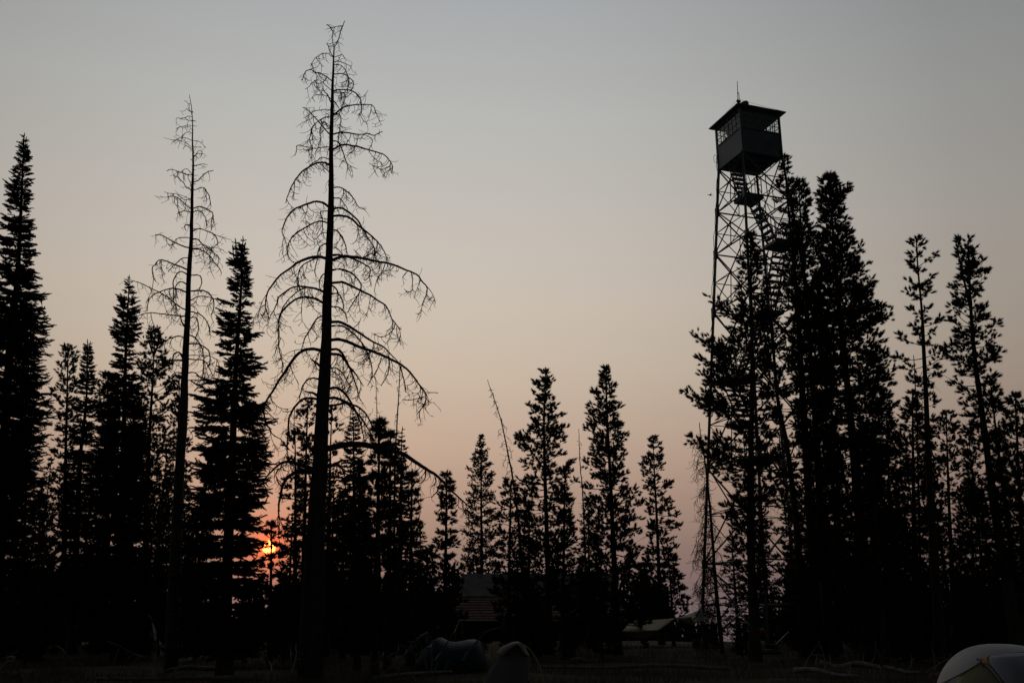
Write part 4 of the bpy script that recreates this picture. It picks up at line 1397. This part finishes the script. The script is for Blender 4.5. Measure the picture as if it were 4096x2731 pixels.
av = -0.95
a0, a1, a2 = cab_ray(2952, 424, av), cab_ray(2951, 398, av), cab_ray(2949, 326, av)
a0[2] = ZT + 0.12
b = MB()
b.tubes(np.array([a0, a1]), np.array([0.028, 0.028]), 6)
b.tubes(np.array([a1 - [0, 0, 0.25], a2]), np.array([0.02, 0.013]), 6)
ms = b.build('antenna', M['cable'], tower)
b = MB()
m0 = a1 + [0.09, 0, -0.12]
b.tubes(np.array([m0, m0 + [0.0, 0, 0.48]]), np.array([0.014, 0.014]), 5)
b.box(a1 + [0.04, 0, -0.1], (0.18, 0.1, 0.09))
b.box(a1 + [0.045, 0, 0.34], (0.1, 0.03, 0.03))
b.build('mount', M['cable'], ms)
hc_ = cab_ray(2977, 417, av)
b = MB()
an = np.linspace(0, 2 * math.pi, 13)[:-1]
prof_ = [(-0.17, 0.05), (-0.14, 0.1), (-0.06, 0.135), (0.05, 0.15), (0.13, 0.155), (0.19, 0.09), (0.20, 0.02)]
b.tubes(np.array([[hc_[0] + x, hc_[1], hc_[2] + x * 0.3] for x, _ in prof_]), np.array([r for _, r in prof_]), 12)
b.beam((hc_[0], hc_[1], ZT + 0.1), (hc_[0], hc_[1], hc_[2]), 0.16)
b.build('roof_horn', M['cab'], tower, smooth=False)
b = MB()
for s_ in (-1, 1):
    p0_ = a1 + [0, 0, 0.02]
    p1_ = np.array([s_ * (OV - 0.02) if s_ > 0 else a0[0] - 0.12, -OV + 0.05 if s_ > 0 else 0.9, ZT + 0.12])
    b.tubes(smoothpath([p0_, (p0_ + p1_) / 2 - [0, 0, 0.02], p1_], 6), np.full(6, 0.006), 3)
b.build('guy_wire', M['cable'], tower)
b = MB()
cz = np.linspace(ZS - 0.3, 14.0, 26)
rc = np.random.default_rng(3)
pth = np.array([[-(hw(min(z, ZF)) + 0.06), hw(min(z, ZF)) + 0.05, z] for z in cz]) + rc.normal(0, 0.018, (26, 3)) * [1, 1, 0]
b.tubes(pth, np.full(26, 0.014), 5)
lp = np.array([[-(HT + 0.10) - 0.10 * math.sin(t), HT + 0.06, ZS - 0.62 + 0.22 * math.cos(t)] for t in np.linspace(0, 2 * math.pi, 15)])
b.tubes(lp, np.full(15, 0.012), 4)
b.build('cable', M['cable'], tower)

# person standing in the cab by the left windows
hd = uplane(2913.5, 537, -0.55)
el = uplane(2897, 561, -0.75)
per = thing('person', 'person in grey inside the tower cab, leaning on the sill behind the left window panes', 'person', toW(hd[0], hd[1] - 0.15, ZF + 0.06), YAW)
hl = np.array([0, 0.15, hd[2] - ZF - 0.06])         # head centre relative to the feet, facing +v (towards the left pane)
eh = np.array([el[0] - hd[0], el[1] - hd[1] + 0.15, el[2] - ZF - 0.06])
sk, rad_, edg = [], [], []


def node(p, r, par=None):
    sk.append(tuple(p)); rad_.append(r)
    if par is not None: edg.append((par, len(sk) - 1))
    return len(sk) - 1


hz = hl[2] / 1.55
pel = node((0, -0.02, 0.86 * hz), 0.15)
wa = node((0, 0.0, 1.02 * hz), 0.125, pel)
ch = node((0, 0.04, 1.22 * hz), 0.15, wa)
nk = node((0, 0.09, 1.39 * hz), 0.058, ch)
h1 = node((0, 0.13, 1.48 * hz), 0.085, nk)
h2 = node((0, 0.14, 1.56 * hz), 0.105, h1)
h3 = node((0, 0.14, 1.64 * hz), 0.085, h2)
ns = node((0, 0.235, 1.53 * hz), 0.018, h2)
for s_ in (-1, 1):
    ear = node((s_ * 0.098, 0.12, 1.54 * hz), 0.02, h2)
    sh = node((s_ * 0.19, 0.04, 1.30 * hz), 0.065, ch)
    if s_ < 0:
        e_ = node((eh[0] * 0.6 - 0.1, 0.2, 1.10 * hz), 0.05, sh)
        w_ = node((eh[0], eh[1] - 0.02, eh[2] - 0.06), 0.036, e_)
        hand_d = np.array([0.1, 0.9, 0.1])
    else:
        e_ = node((0.26, 0.08, 1.05 * hz), 0.05, sh)
        w_ = node((0.22, 0.28, 0.98 * hz), 0.036, e_)
        hand_d = np.array([-0.2, 0.9, -0.2])
    wp = np.array(sk[w_])
    pm = node(wp + hand_d * 0.08, 0.036, w_)
    for q in range(4):
        f0 = wp + hand_d * 0.10 + np.array([(q - 1.5) * 0.02, 0, 0])
        f1 = node(f0 + hand_d * 0.03, 0.010, pm)
        f2 = node(f0 + hand_d * (0.065 if q in (1, 2) else 0.055) - [0, 0, 0.015], 0.009, f1)
    node(wp + hand_d * 0.06 + [0.05, 0, 0.01], 0.011, pm)
    hp = node((s_ * 0.10, -0.02, 0.80 * hz), 0.10, pel)
    kn = node((s_ * 0.11, 0.02, 0.46 * hz), 0.065, hp)
    an_ = node((s_ * 0.11, -0.01, 0.08), 0.045, kn)
    node((s_ * 0.12, 0.14, 0.045), 0.04, an_)
me = bpy.data.meshes.new('body')
me.from_pydata(sk, edg, [])
bo = bpy.data.objects.new('body', me)
col.objects.link(bo)
bo.parent = per
me.materials.append(M['cloth'])
bo.modifiers.new('skin', 'SKIN')
for i_, r_ in enumerate(rad_):
    me.skin_vertices[0].data[i_].radius = (r_, r_)
me.skin_vertices[0].data[0].use_root = True
ss = bo.modifiers.new('smooth', 'SUBSURF')
ss.levels = ss.render_levels = 2
b = MB()
tt, pp = np.meshgrid(np.linspace(0, math.pi * 0.55, 7), np.linspace(0, 2 * math.pi, 17), indexing='ij')
b.grid(np.stack([0.125 * np.sin(tt) * np.cos(pp), 0.128 + 0.135 * np.sin(tt) * np.sin(pp), 1.575 * hz + 0.155 * np.cos(tt)], -1))
b.build('cap', M['hair'], per, smooth=True)

# ------------------------------------------------------------------ ground, grass
gb = MB()
ys = np.concatenate([np.linspace(-400, 10, 8), np.linspace(14, 120, 107), [150, 220, 400, 800, 1600, 3500]])
xs = np.concatenate([[-3000, -1200, -500, -200, -90], np.linspace(-50, 50, 101), [90, 200, 500, 1200, 3000]])
X_, Y_ = np.meshgrid(xs, ys)
rg = np.random.default_rng(2)
near = np.exp(-((Y_ - 40) / 60.0) ** 2) * (np.abs(X_) < 60)
Z_ = terrain(X_, Y_) + near * (0.05 * np.sin(X_ * 0.9 + 2 * np.sin(Y_ * 0.35)) + 0.05 * np.sin(Y_ * 1.1 + X_ * 0.33) + rg.normal(0, 0.018, X_.shape)) - 0.04
gb.grid(np.stack([X_, Y_, Z_], -1))
tag(gb.build('ground', M['ground'], smooth=True), 'dark sloping forest floor', 'ground', kind='structure')
n = 42000
gy_ = 19 + 26 * rg.random(n) ** 1.25
gx_ = rg.uniform(-0.62, 0.62, n) * gy_
keep = (np.sin(gx_ * 0.8 + np.sin(gy_ * 0.7) * 2) + np.sin(gy_ * 1.3 + gx_ * 0.4) + rg.normal(0, 0.8, n)) > -0.6
gx_, gy_ = gx_[keep], gy_[keep]
n = len(gx_)
h_ = rg.uniform(0.08, 0.32, n)
a_ = rg.uniform(0, 6.283, n)
lean = rg.normal(0, 0.09, (n, 2))
b0 = np.stack([gx_, gy_, terrain(gx_, gy_) - 0.05], -1)
wv = np.stack([np.cos(a_), np.sin(a_), 0 * a_], -1) * 0.006
tp = b0 + np.stack([lean[:, 0], lean[:, 1], h_ + 0.05], -1)
gv = np.stack([b0 - wv, b0 + wv, tp], 1).reshape(-1, 3)
gr = MB()
gr.add(gv, tris=np.arange(n * 3).reshape(-1, 3))
tag(gr.build('dry_grass', M['grass']), 'dry grass over the camp ground', 'grass', kind='stuff')


# ------------------------------------------------------------------ fallen logs and dead sticks
def log(label, a, b, r, seed, stubs=6, name='fallen_log', z0=None):
    rng = np.random.default_rng(seed)
    p, q = G(*a), G(*b)
    p[2] = (r if z0 is None else z0[0]); q[2] = (r * 0.7 if z0 is None else z0[1])
    path = smoothpath([p, p * 0.66 + q * 0.34 + rng.normal(0, .04, 3), p * 0.33 + q * 0.67 + rng.normal(0, .04, 3), q], 22)
    mb = MB()
    mb.tubes(path, np.linspace(r, r * 0.62, 22) * (1 + rng.normal(0, 0.05, 22)), 10)
    L = np.linalg.norm(q - p)
    for i in range(stubs):
        c = path[rng.integers(2, 21)]
        d = unit(rng.normal(0, 1, 3) + [0, 0, 1.2])
        l = rng.uniform(0.15, 0.8)
        t = np.linspace(0, 1, 6)[:, None]
        bend = rng.normal(0, 0.3, 3)
        mb.tubes(c + d * l * t + bend * l * t * t, np.linspace(0.02, 0.007, 6), 5)
    o = mb.build(name, M['log'], None, p, smooth=True)
    return tag(o, label, 'log')


log('pale log with a sawn end lying left of the bent twin sticks', (959, 2652), (690, 2676), 0.10, 1, 3, z0=(0.26, 0.16))
log('shorter log beneath the sawn-ended log', (930, 2676), (660, 2690), 0.07, 2, 3)
log('long low log along the bottom edge under the dead trees', (1010, 2722), (380, 2722), 0.06, 3, 6)
log('long thin log lying behind the grass left of the lookout tower', (2920, 2684), (2170, 2672), 0.06, 4, 4)
log('thick pale log across the foot of the tower', (2985, 2620), (3125, 2618), 0.13, 5, 2)
log('long pale log with a broken stub, right of the tower foot', (3270, 2662), (3520, 2678), 0.10, 6, 4)
log('slim log continuing toward the white tent', (3540, 2676), (3680, 2694), 0.06, 7, 5)
log('thin branchy log just left of the white tent', (3600, 2640), (3760, 2652), 0.05, 8, 10)
log('low log in the dark behind the pale log with the stub', (3190, 2624), (3560, 2634), 0.08, 9, 4)
log('short log right beside the left edge of the white tent', (3730, 2706), (3775, 2700), 0.06, 10, 2)
log('short rotten log in front of the pale log with the stub', (3180, 2690), (3440, 2712), 0.07, 11, 6)
log('low log behind the grey hoop tent', (2280, 2650), (2390, 2644), 0.07, 12, 2)
log('pale curved log in front of the teal tent', (1505, 2719), (1806, 2690), 0.05, 13, 6)


def stick(label, pts, D, r, seed, twigs=8, name='dead_stick', tl=(0.1, 0.4)):
    rng = np.random.default_rng(seed)
    W = np.array([P(x, y, D + 0.25 * i * rng.normal(0, 1)) for i, (x, y) in enumerate(pts)])
    W[0][2] = max(W[0][2], float(terrain(W[0][0], W[0][1])) - 0.05)
    path = smoothpath(W, 20)
    mb = limb_mesh(rng, path, r, r * 0.35, 0.35 * twigs / 8, 0.0, second=False, tl=tl)
    o = mb.build(name, M['log'], None, W[0])
    return tag(o, label, 'stick')


stick('upright pale dead sapling with a bent tip below the multi-topped fir', [(612, 2716), (616, 2660), (622, 2600), (618, 2540), (610, 2500), (600, 2470), (590, 2460)], 21, 0.035, 1, 2)
stick('bent pale stick arching from the left edge', [(99, 2725), (85, 2680), (72, 2650), (56, 2626), (20, 2630), (-20, 2645)], 21, 0.025, 2, 5)
stick('hooked pale stick right of the sawn-ended log', [(1089, 2728), (1090, 2680), (1084, 2640), (1068, 2620), (1051, 2614), (1020, 2628)], 21, 0.018, 3, 2)
stick('thin upright stick, left of the pair by the tallest dead trunk', [(1166, 2690), (1163, 2630), (1158, 2600), (1150, 2571)], 22, 0.016, 4, 2)
stick('curved upright stick, right of the pair by the tallest dead trunk', [(1150, 2725), (1172, 2686), (1186, 2645), (1193, 2610), (1191, 2573)], 22, 0.02, 5, 2)
stick('long pale branch rising to the right in front of the teal tent', [(1738, 2640), (1770, 2595), (1805, 2545), (1822, 2510), (1835, 2480)], 24, 0.02, 6, 5)
stick('dead branch slanting up behind the grey hoop tent', [(1850, 2640), (1880, 2600), (1915, 2560), (1942, 2529), (2000, 2512)], 24, 0.03, 7, 4)
stick('forked dead branch leaning up left of the teal tent', [(1500, 2712), (1560, 2665), (1610, 2620), (1635, 2585), (1665, 2550), (1702, 2522)], 23, 0.022, 8, 7)
stick('low dead branch left of the forked leaning branch', [(1480, 2660), (1530, 2630), (1585, 2605), (1590, 2570)], 24, 0.016, 9, 6)
stick('arched dead branch in the brush under the pointed fir', [(330, 2690), (300, 2650), (260, 2600), (225, 2582), (195, 2590)], 23, 0.014, 10, 9)
stick('twiggy dead branch reaching right under the slender dead tree', [(430, 2562), (480, 2582), (530, 2605), (575, 2625)], 23, 0.012, 11, 9)
stick('tangled dead twigs above the sawn-ended log', [(690, 2700), (720, 2650), (750, 2610), (775, 2560)], 23, 0.010, 12, 14)
stick('pale bleached branch ring on the long pale log', [(3505, 2700), (3512, 2675), (3520, 2662), (3530, 2690), (3540, 2705)], 24, 0.018, 13, 5)
stick('upright broken stub at the left end of the pale log', [(3268, 2662), (3270, 2640), (3272, 2622)], 27, 0.05, 14, 0)
stick('spiky dead branch standing just left of the white tent', [(3640, 2652), (3650, 2636), (3656, 2622)], 27, 0.02, 15, 9)
stick('tangle of pale twigs at the white tent edge', [(3700, 2690), (3735, 2665), (3765, 2650), (3790, 2640)], 24, 0.018, 16, 12)
stick('thin leaning stick in the dark right of the tower', [(3394, 2640), (3386, 2612), (3378, 2590)], 28, 0.014, 17, 2)
stick('pale broken stump post beside the weeping dead tree', [(2808, 2600), (2807, 2570), (2806, 2548)], 36, 0.06, 18, 0, name='stump')

# ------------------------------------------------------------------ cabin behind the centre pines
CD = 62.0
cx0, cx1 = P(1835, 2385, CD)[0], P(2480, 2385, CD)[0]
gz = float(terrain(0, CD))
zr_, zbk, ze = P(2000, 2296, CD + 2.6)[2], P(2000, 2386, CD)[2], P(2000, 2482, CD - 2.6)[2]
cab_c = ((cx0 + cx1) / 2, CD, gz)
cabin = thing('cabin', 'dim log cabin with a low rusty metal roof behind the central pines', 'cabin', cab_c)
Wd = cx1 - cx0
b = MB()
for j in range(9):                                   # stacked round logs
    zz = 0.1 + j * 0.24
    b.tubes(np.array([[-Wd / 2 + 0.4, -0.6, zz], [Wd / 2 - 0.4, -0.6, zz]]), np.array([0.13, 0.13]), 8)
    for sx in (-1, 1):
        b.tubes(np.array([[sx * (Wd / 2 - 0.5), -0.8, zz + 0.1], [sx * (Wd / 2 - 0.5), 5.5, zz + 0.1]]), np.array([0.13, 0.13]), 8)
b.build('log_wall', M['logwall'], cabin)
b = MB()
A0 = np.array([[-Wd / 2, 2.6, zr_ - gz], [Wd / 2, 2.6, zr_ - gz], [Wd / 2, 0, zbk - gz], [-Wd / 2, 0, zbk - gz]])
b.add(A0, quads=[(0, 1, 2, 3)])
b.add(np.array([[-Wd / 2, 2.6, zr_ - gz], [Wd / 2, 2.6, zr_ - gz], [Wd / 2, 6.0, zbk - gz - 0.6], [-Wd / 2, 6.0, zbk - gz - 0.6]]), quads=[(0, 3, 2, 1)])
up = b.build('roof', M['cabin_roof'], cabin, solid=0.08)
b = MB()
nx = 120
xx = np.linspace(-Wd / 2 - 0.1, Wd / 2 + 0.1, nx)
rows = []
for j in range(9):                                   # overlapping rows of roofing, each lower edge proud of the next
    u0, u1 = j / 9, (j + 1) / 9
    for u, lift in ((u0, 0.0), (u1, 0.05)):
        rows.append(np.stack([xx, np.full(nx, -0.02 - 2.6 * u), np.full(nx, (zbk - gz - 0.05) + (ze - zbk) * u + lift) + 0.01 * np.sin(xx * 9)], -1))
b.grid(np.array(rows))
b.build('porch_roof', M['rust'], cabin, solid=0.02)
b = MB()
pc = P(1935, 2362, CD + 0.7)
b.grid(np.array([[[pc[0] - 0.55 + 0.16 * i, 0.7 - CD * 0 + 0.0 - 0.3 * j, pc[2] - gz + (0.10 * math.sin(i * 0.9) + 0.08) - 0.12 * j] for i in range(8)] for j in range(3)]))
b.build('bent_roof_sheet', M['rust'], cabin, solid=0.02)
for sx in (-0.46, -0.16, 0.14, 0.44):
    b = MB()
    b.tubes(np.array([[sx * Wd, -2.4, 0], [sx * Wd, -2.4, ze - gz - 0.02]]), np.array([0.08, 0.07]), 8)
    b.build('porch_post', M['logwall'], cabin)
b = MB()
wl = P(2012, 2538, CD - 0.8)
b.box((wl[0] - cab_c[0], -0.80, 0.95), (0.34, 0.08, 0.9))
fr = b.build('window_frame', M['logwall'], cabin)
b = MB()
b.box((wl[0] - cab_c[0], -0.85, 0.98), (0.26, 0.03, 0.74))
b.build('pane', M['glassw'], fr)


# ------------------------------------------------------------------ tarps
def sheet(mb, quad, D4, n=9, sag=0.1, seed=0):
    rng = np.random.default_rng(seed)
    c = [P(x, y, d) for (x, y), d in zip(quad, D4)]
    u, v_ = np.meshgrid(np.linspace(0, 1, n), np.linspace(0, 1, n))
    A = (1 - u)[..., None] * (1 - v_)[..., None] * c[0] + u[..., None] * (1 - v_)[..., None] * c[1] + u[..., None] * v_[..., None] * c[2] + (1 - u)[..., None] * v_[..., None] * c[3]
    A[..., 2] -= sag * np.sin(u * math.pi) * (1 - 0.5 * v_)
    A[..., 1] += 0.05 * np.sin(u * 9 + v_ * 4) * np.sin(v_ * math.pi)
    mb.grid(A)


ty = 37.0
tarp = thing('mustard_tarp', 'mustard yellow tarp strung low between the trees', 'tarp', (P(2570, 2500, ty)[0], ty, 0))
o3 = np.array([P(2570, 2500, ty)[0], ty, 0])
b = MB()
sheet(b, [(2530, 2478), (2700, 2471), (2632, 2522), (2484, 2528)], (38, 38, 35.6, 35.8), 9, 0.03, 1)
sheet(b, [(2484, 2528), (2632, 2522), (2578, 2560), (2538, 2553)], (35.8, 35.6, 35.5, 35.6), 7, 0.0, 2)
b.build('canopy', M['mustard'], tarp, o3, smooth=True, solid=0.006)
b = MB()
for s_, e_ in (((2530, 2478), (2440, 2440)), ((2700, 2471), (2764, 2464)), ((2484, 2528), (2450, 2570))):
    b.tubes(np.array([P(*s_, 38 if s_[1] < 2500 else 35.8), P(*e_, 38)]), np.array([0.007, 0.007]), 3)
b.build('guy_line', M['cord'], tarp, o3)
tarp2 = thing('tan_tarp', 'pale tan tarp with a mustard end panel strung beside the tower foot', 'tarp', (P(2790, 2470, ty)[0], ty, 0))
o4 = np.array([P(2790, 2470, ty)[0], ty, 0])
b = MB()
sheet(b, [(2712, 2470), (2806, 2433), (2766, 2494), (2766, 2466)], (36.6, 37.8, 35.4, 35.4), 8, 0.02, 3)
sheet(b, [(2806, 2433), (2866, 2447), (2830, 2476), (2766, 2494)], (37.8, 38.2, 36.2, 35.4), 8, 0.03, 4)
b.build('canopy', M['tan'], tarp2, o4, smooth=True, solid=0.006)
b = MB()
sheet(b, [(2700, 2472), (2766, 2468), (2764, 2495), (2735, 2490)], (36.6, 35.6, 35.6, 36.2), 6, 0.0, 5)
b.build('end_panel', M['mustard'], tarp2, o4, smooth=True, solid=0.006)
b = MB()
b.tubes(np.array([P(2866, 2447, 38.2), P(2890, 2452, 38.5)]), np.array([0.008, 0.008]), 3)
b.build('guy_line', M['cord'], tarp2, o4)

# small hanging bags
def sack(label, px, py, D, w, h, m):
    c = P(px, py, D)
    mb = MB()
    zz = np.linspace(0, 1, 9)
    rr = np.array([0.02, 0.6, 0.9, 1.0, 1.0, 0.92, 0.75, 0.35, 0.06]) * w / 2
    mb.tubes(np.array([[0.02 * math.sin(5 * t), 0, (t - 0.5) * h] for t in zz]), rr, 12)
    root = thing('hanging_bag', label, 'bag', c)
    mb.build('sack', m, root, smooth=True)
    k = MB()
    k.tubes(np.array([[0, 0, h / 2], [0.02, 0, h / 2 + 0.6]]), np.array([0.006, 0.006]), 3)
    k.build('cord', M['cord'], root)


sack('dark red stuff sack hanging behind the near tower leg', 3046, 2527, 40.5, 0.36, 0.32, M['red'])
sack('small orange-red bag under the tan tarp', 2838, 2578, 36.5, 0.10, 0.14, M['orange'])

# ------------------------------------------------------------------ tents
# white dome tent, right corner
WD = 14.0
apex = P(4018, 2576, WD)
RX, RY, RZ = 0.93, 1.05, apex[2]
wc = np.array([apex[0], WD + 0.2, 0])
tent = thing('white_dome_tent', 'white dome tent with an orange corner tab in the lower right corner', 'tent', wc)


def dome_shape(a, e):
    k = np.cos(e) ** 0.82
    return np.stack([RX * k * np.cos(a) * np.where(np.cos(a) > 0, 1.25, 1.0), RY * k * np.sin(a), RZ * np.sin(e) ** 0.95 + 0 * a], -1)


a_, e_ = np.meshgrid(np.linspace(0, 2 * math.pi, 49), np.linspace(0.0, math.pi / 2, 16))
b = MB()
b.grid(dome_shape(a_, e_))
b.build('fly', M['white'], tent, smooth=True, solid=0.006)


def on_dome(px, py, lift):
    d = raydir(px, py)
    t = np.linspace(10.5 / d[1], 16.5 / d[1], 500)
    q = np.array([0, 0, HC]) + d[None] * t[:, None] - wc
    sx_ = np.where(q[:, 0] > 0, 1.25, 1.0) * RX
    s = (np.abs(q[:, 0] / sx_) ** 2.3 + np.abs(q[:, 1] / RY) ** 2.3) + np.abs(q[:, 2] / RZ) ** 2.2
    h = np.where(s < 1.0)[0]
    i = h[0] if len(h) else int(np.argmin(s))
    q = q[i] - unit(d) * lift
    return q


def patch(pts_l, pts_r, lift, n=9):
    """a fabric panel on the dome between two pixel polylines"""
    l, r = smoothpath(pts_l, 12), smoothpath(pts_r, 12)
    A = np.array([[on_dome(*(p + (q - p) * u), lift(u) if callable(lift) else lift) for u in np.linspace(0, 1, n)] for p, q in zip(l, r)])
    return A


b = MB()
b.grid(patch([(3925, 2645), (3850, 2692), (3822, 2731), (3800, 2765), (3795, 2800)], [(3934, 2655), (3990, 2715), (4020, 2755), (4036, 2780), (4050, 2800)], 0.035))
b.build('inner_panel', M['olive'], tent, smooth=True, solid=0.006)
b = MB()
b.grid(patch([(3957, 2620), (3948, 2638), (3990, 2690), (4030, 2745), (4060, 2800)], [(4110, 2607), (4130, 2660), (4140, 2720), (4145, 2760), (4150, 2800)], lambda u: 0.06 + 0.05 * math.sin(u * math.pi)))
b.build('vestibule', M['blue_grey'], tent, smooth=True, solid=0.006)
b = MB()
b.grid(patch([(3930, 2638), (3928, 2643), (3934, 2652), (3945, 2655)], [(3955, 2618), (3953, 2624), (3950, 2638), (3955, 2656)], 0.075))
b.build('corner_tab', M['orange'], tent, smooth=True, solid=0.008)
b = MB()
for l in ([(3926, 2645), (3850, 2690), (3800, 2715), (3757, 2738)], [(3936, 2652), (3958, 2668), (3990, 2705), (4025, 2760)], [(3957, 2619), (4020, 2616), (4100, 2606)]):
    s_ = smoothpath(l, 14)
    b.tubes(np.array([on_dome(x, y, 0.05) for x, y in s_]), np.full(14, 0.014), 5)
b.build('seam', M['blue_grey'], tent, smooth=True)
b = MB()
lp = [(3925, 2642), (3912, 2632), (3907, 2635), (3909, 2639), (3920, 2638), (3930, 2631)]
b.tubes(np.array([on_dome(x, y, 0.07) for x, y in smoothpath(lp, 16)]), np.full(16, 0.006), 5)
lp = [(3923, 2637), (3930, 2648), (3934, 2658), (3931, 2664), (3927, 2660), (3928, 2650)]
b.tubes(np.array([on_dome(x, y, 0.07) for x, y in smoothpath(lp, 16)]), np.full(16, 0.006), 5)
b.build('cord_loop', M['cord'], tent)

# grey hoop tent seen from its end
GD = 16.0
o5 = np.array([P(2060, 2731, GD)[0], GD, 0])
gt = thing('grey_hoop_tent', 'grey hoop tent with a bowed yellow pole at the bottom centre', 'tent', o5)
hoop = [(1920, 2800), (1938, 2731), (1953, 2684), (1985, 2641), (2012, 2606), (2046, 2575), (2074, 2568), (2094, 2577), (2119, 2622), (2118, 2663), (2108, 2731), (2100, 2800)]
H1 = smoothpath([P(x, y, GD) for x, y in hoop], 40)
H1[:, 2] = np.maximum(H1[:, 2], 0.0)
cxm = o5[0]
def section(k, dy, sx, sz):
    A = H1.copy()
    A[:, 0] = cxm + (A[:, 0] - cxm) * sx
    A[:, 1] += dy + 0.06 * np.sin(np.linspace(0, math.pi, 40))
    A[:, 2] *= sz
    return A
b = MB()
b.grid(np.array([section(0, 0, 1, 1), section(1, 0.6, 1.06, 0.92), section(2, 1.3, 0.95, 0.72), section(3, 2.0, 0.75, 0.5)]))
# front wall, slightly bowed
fan = np.array([[(H1[i] * (1 - u) + H1[39 - i] * u) + np.array([0, -0.07 * math.sin(u * math.pi), 0]) for u in np.linspace(0, 1, 9)] for i in range(20)])
b.grid(fan)
b.build('canopy', M['taupe'], gt, o5, smooth=True, solid=0.006)
b = MB()
cap_o = smoothpath([P(x, y, GD - 0.05) for x, y in [(1987, 2614), (2000, 2590), (2046, 2569), (2074, 2565), (2096, 2578), (2106, 2604), (2119, 2622)]], 16)
cap_i = smoothpath([P(x, y, GD - 0.22) for x, y in [(2012, 2624), (2020, 2612), (2046, 2590), (2070, 2578), (2084, 2592), (2098, 2612), (2118, 2624)]], 16)
b.grid(np.array([cap_i, (cap_i + cap_o) / 2 + [0, 0, 0.01], cap_o, cap_o + [0, 0.7, -0.03]]))
b.build('rainfly', M['taupe2'], gt, o5, smooth=True, solid=0.006)
b = MB()
b.tubes(smoothpath([P(x, y, GD - 0.1) for x, y in [(2078, 2568), (2104, 2582), (2123, 2601), (2144, 2631), (2161, 2673), (2177, 2731), (2186, 2800)]], 24), np.full(24, 0.011), 6)
b.build('bowed_pole', M['polegold'], gt, o5)
b = MB()
b.tubes(smoothpath([P(x, y, GD - 0.03) for x, y in [(2012, 2612), (1986, 2640), (1953, 2683), (1938, 2731), (1924, 2800)]], 20), np.full(20, 0.008), 6)
b.build('edge_pole', M['polegreen'], gt, o5)

# teal tent further back
QD = 28.5
o6 = np.array([P(1800, 2660, QD)[0], QD, 0])
tt_ = thing('teal_tent', 'dark teal two-peaked tent with a pale vent left of the grey tent', 'tent', o6)
prof = [(1664, 2660), (1678, 2620), (1692, 2596), (1718, 2570), (1745, 2553), (1765, 2548), (1790, 2560), (1815, 2566), (1850, 2562), (1878, 2556), (1905, 2557), (1920, 2564), (1932, 2590), (1942, 2630), (1948, 2660)]
sp = smoothpath([P(x, y, QD) for x, y in prof], 30)
sp[:, 2] = np.maximum(sp[:, 2], 0)
hh = sp[:, 2]
A = []
for th in np.linspace(-math.pi / 2, math.pi / 2, 13):
    A.append(np.stack([sp[:, 0], QD + 0.95 * math.sin(th) * np.sqrt(np.clip(hh / hh.max(), 0, 1)), hh * abs(math.cos(th)) ** 0.8], -1))
b = MB()
b.grid(np.array(A))
b.build('canopy', M['teal'], tt_, o6, smooth=True, solid=0.006)
b = MB()
vq = [P(1706, 2588, QD - 0.62), P(1748, 2558, QD - 0.30), P(1760, 2566, QD - 0.42), P(1738, 2589, QD - 0.66)]
u, v_ = np.meshgrid(np.linspace(0, 1, 6), np.linspace(0, 1, 6))
b.grid((1 - u)[..., None] * (1 - v_)[..., None] * vq[0] + u[..., None] * (1 - v_)[..., None] * vq[1] + u[..., None] * v_[..., None] * vq[2] + (1 - u)[..., None] * v_[..., None] * vq[3])
b.build('vent_panel', M['white'], tt_, o6, solid=0.01)

# tiny insect or bird against the sky left of the tower, and a twig tip hanging in at the top
bp_ = P(2841, 781, 30)
b = MB()
b.tubes(np.array([[-0.10, 0, 0.012], [-0.04, 0, 0.01], [0.02, 0, 0.0], [0.10, 0, -0.01]]), np.array([0.004, 0.016, 0.018, 0.004]), 6)
b.add([[-0.03, 0, 0.01], [0.03, 0, 0.0], [0.02, -0.14, 0.03], [-0.03, 0, 0.01], [0.03, 0, 0.0], [0.02, 0.14, 0.03]], tris=[(0, 1, 2), (3, 5, 4)])
o = b.build('bird', M['hair'], None, (0, 0, 0))
o.location = bp_
tag(o, 'tiny dark bird flying left of the lookout tower', 'bird')
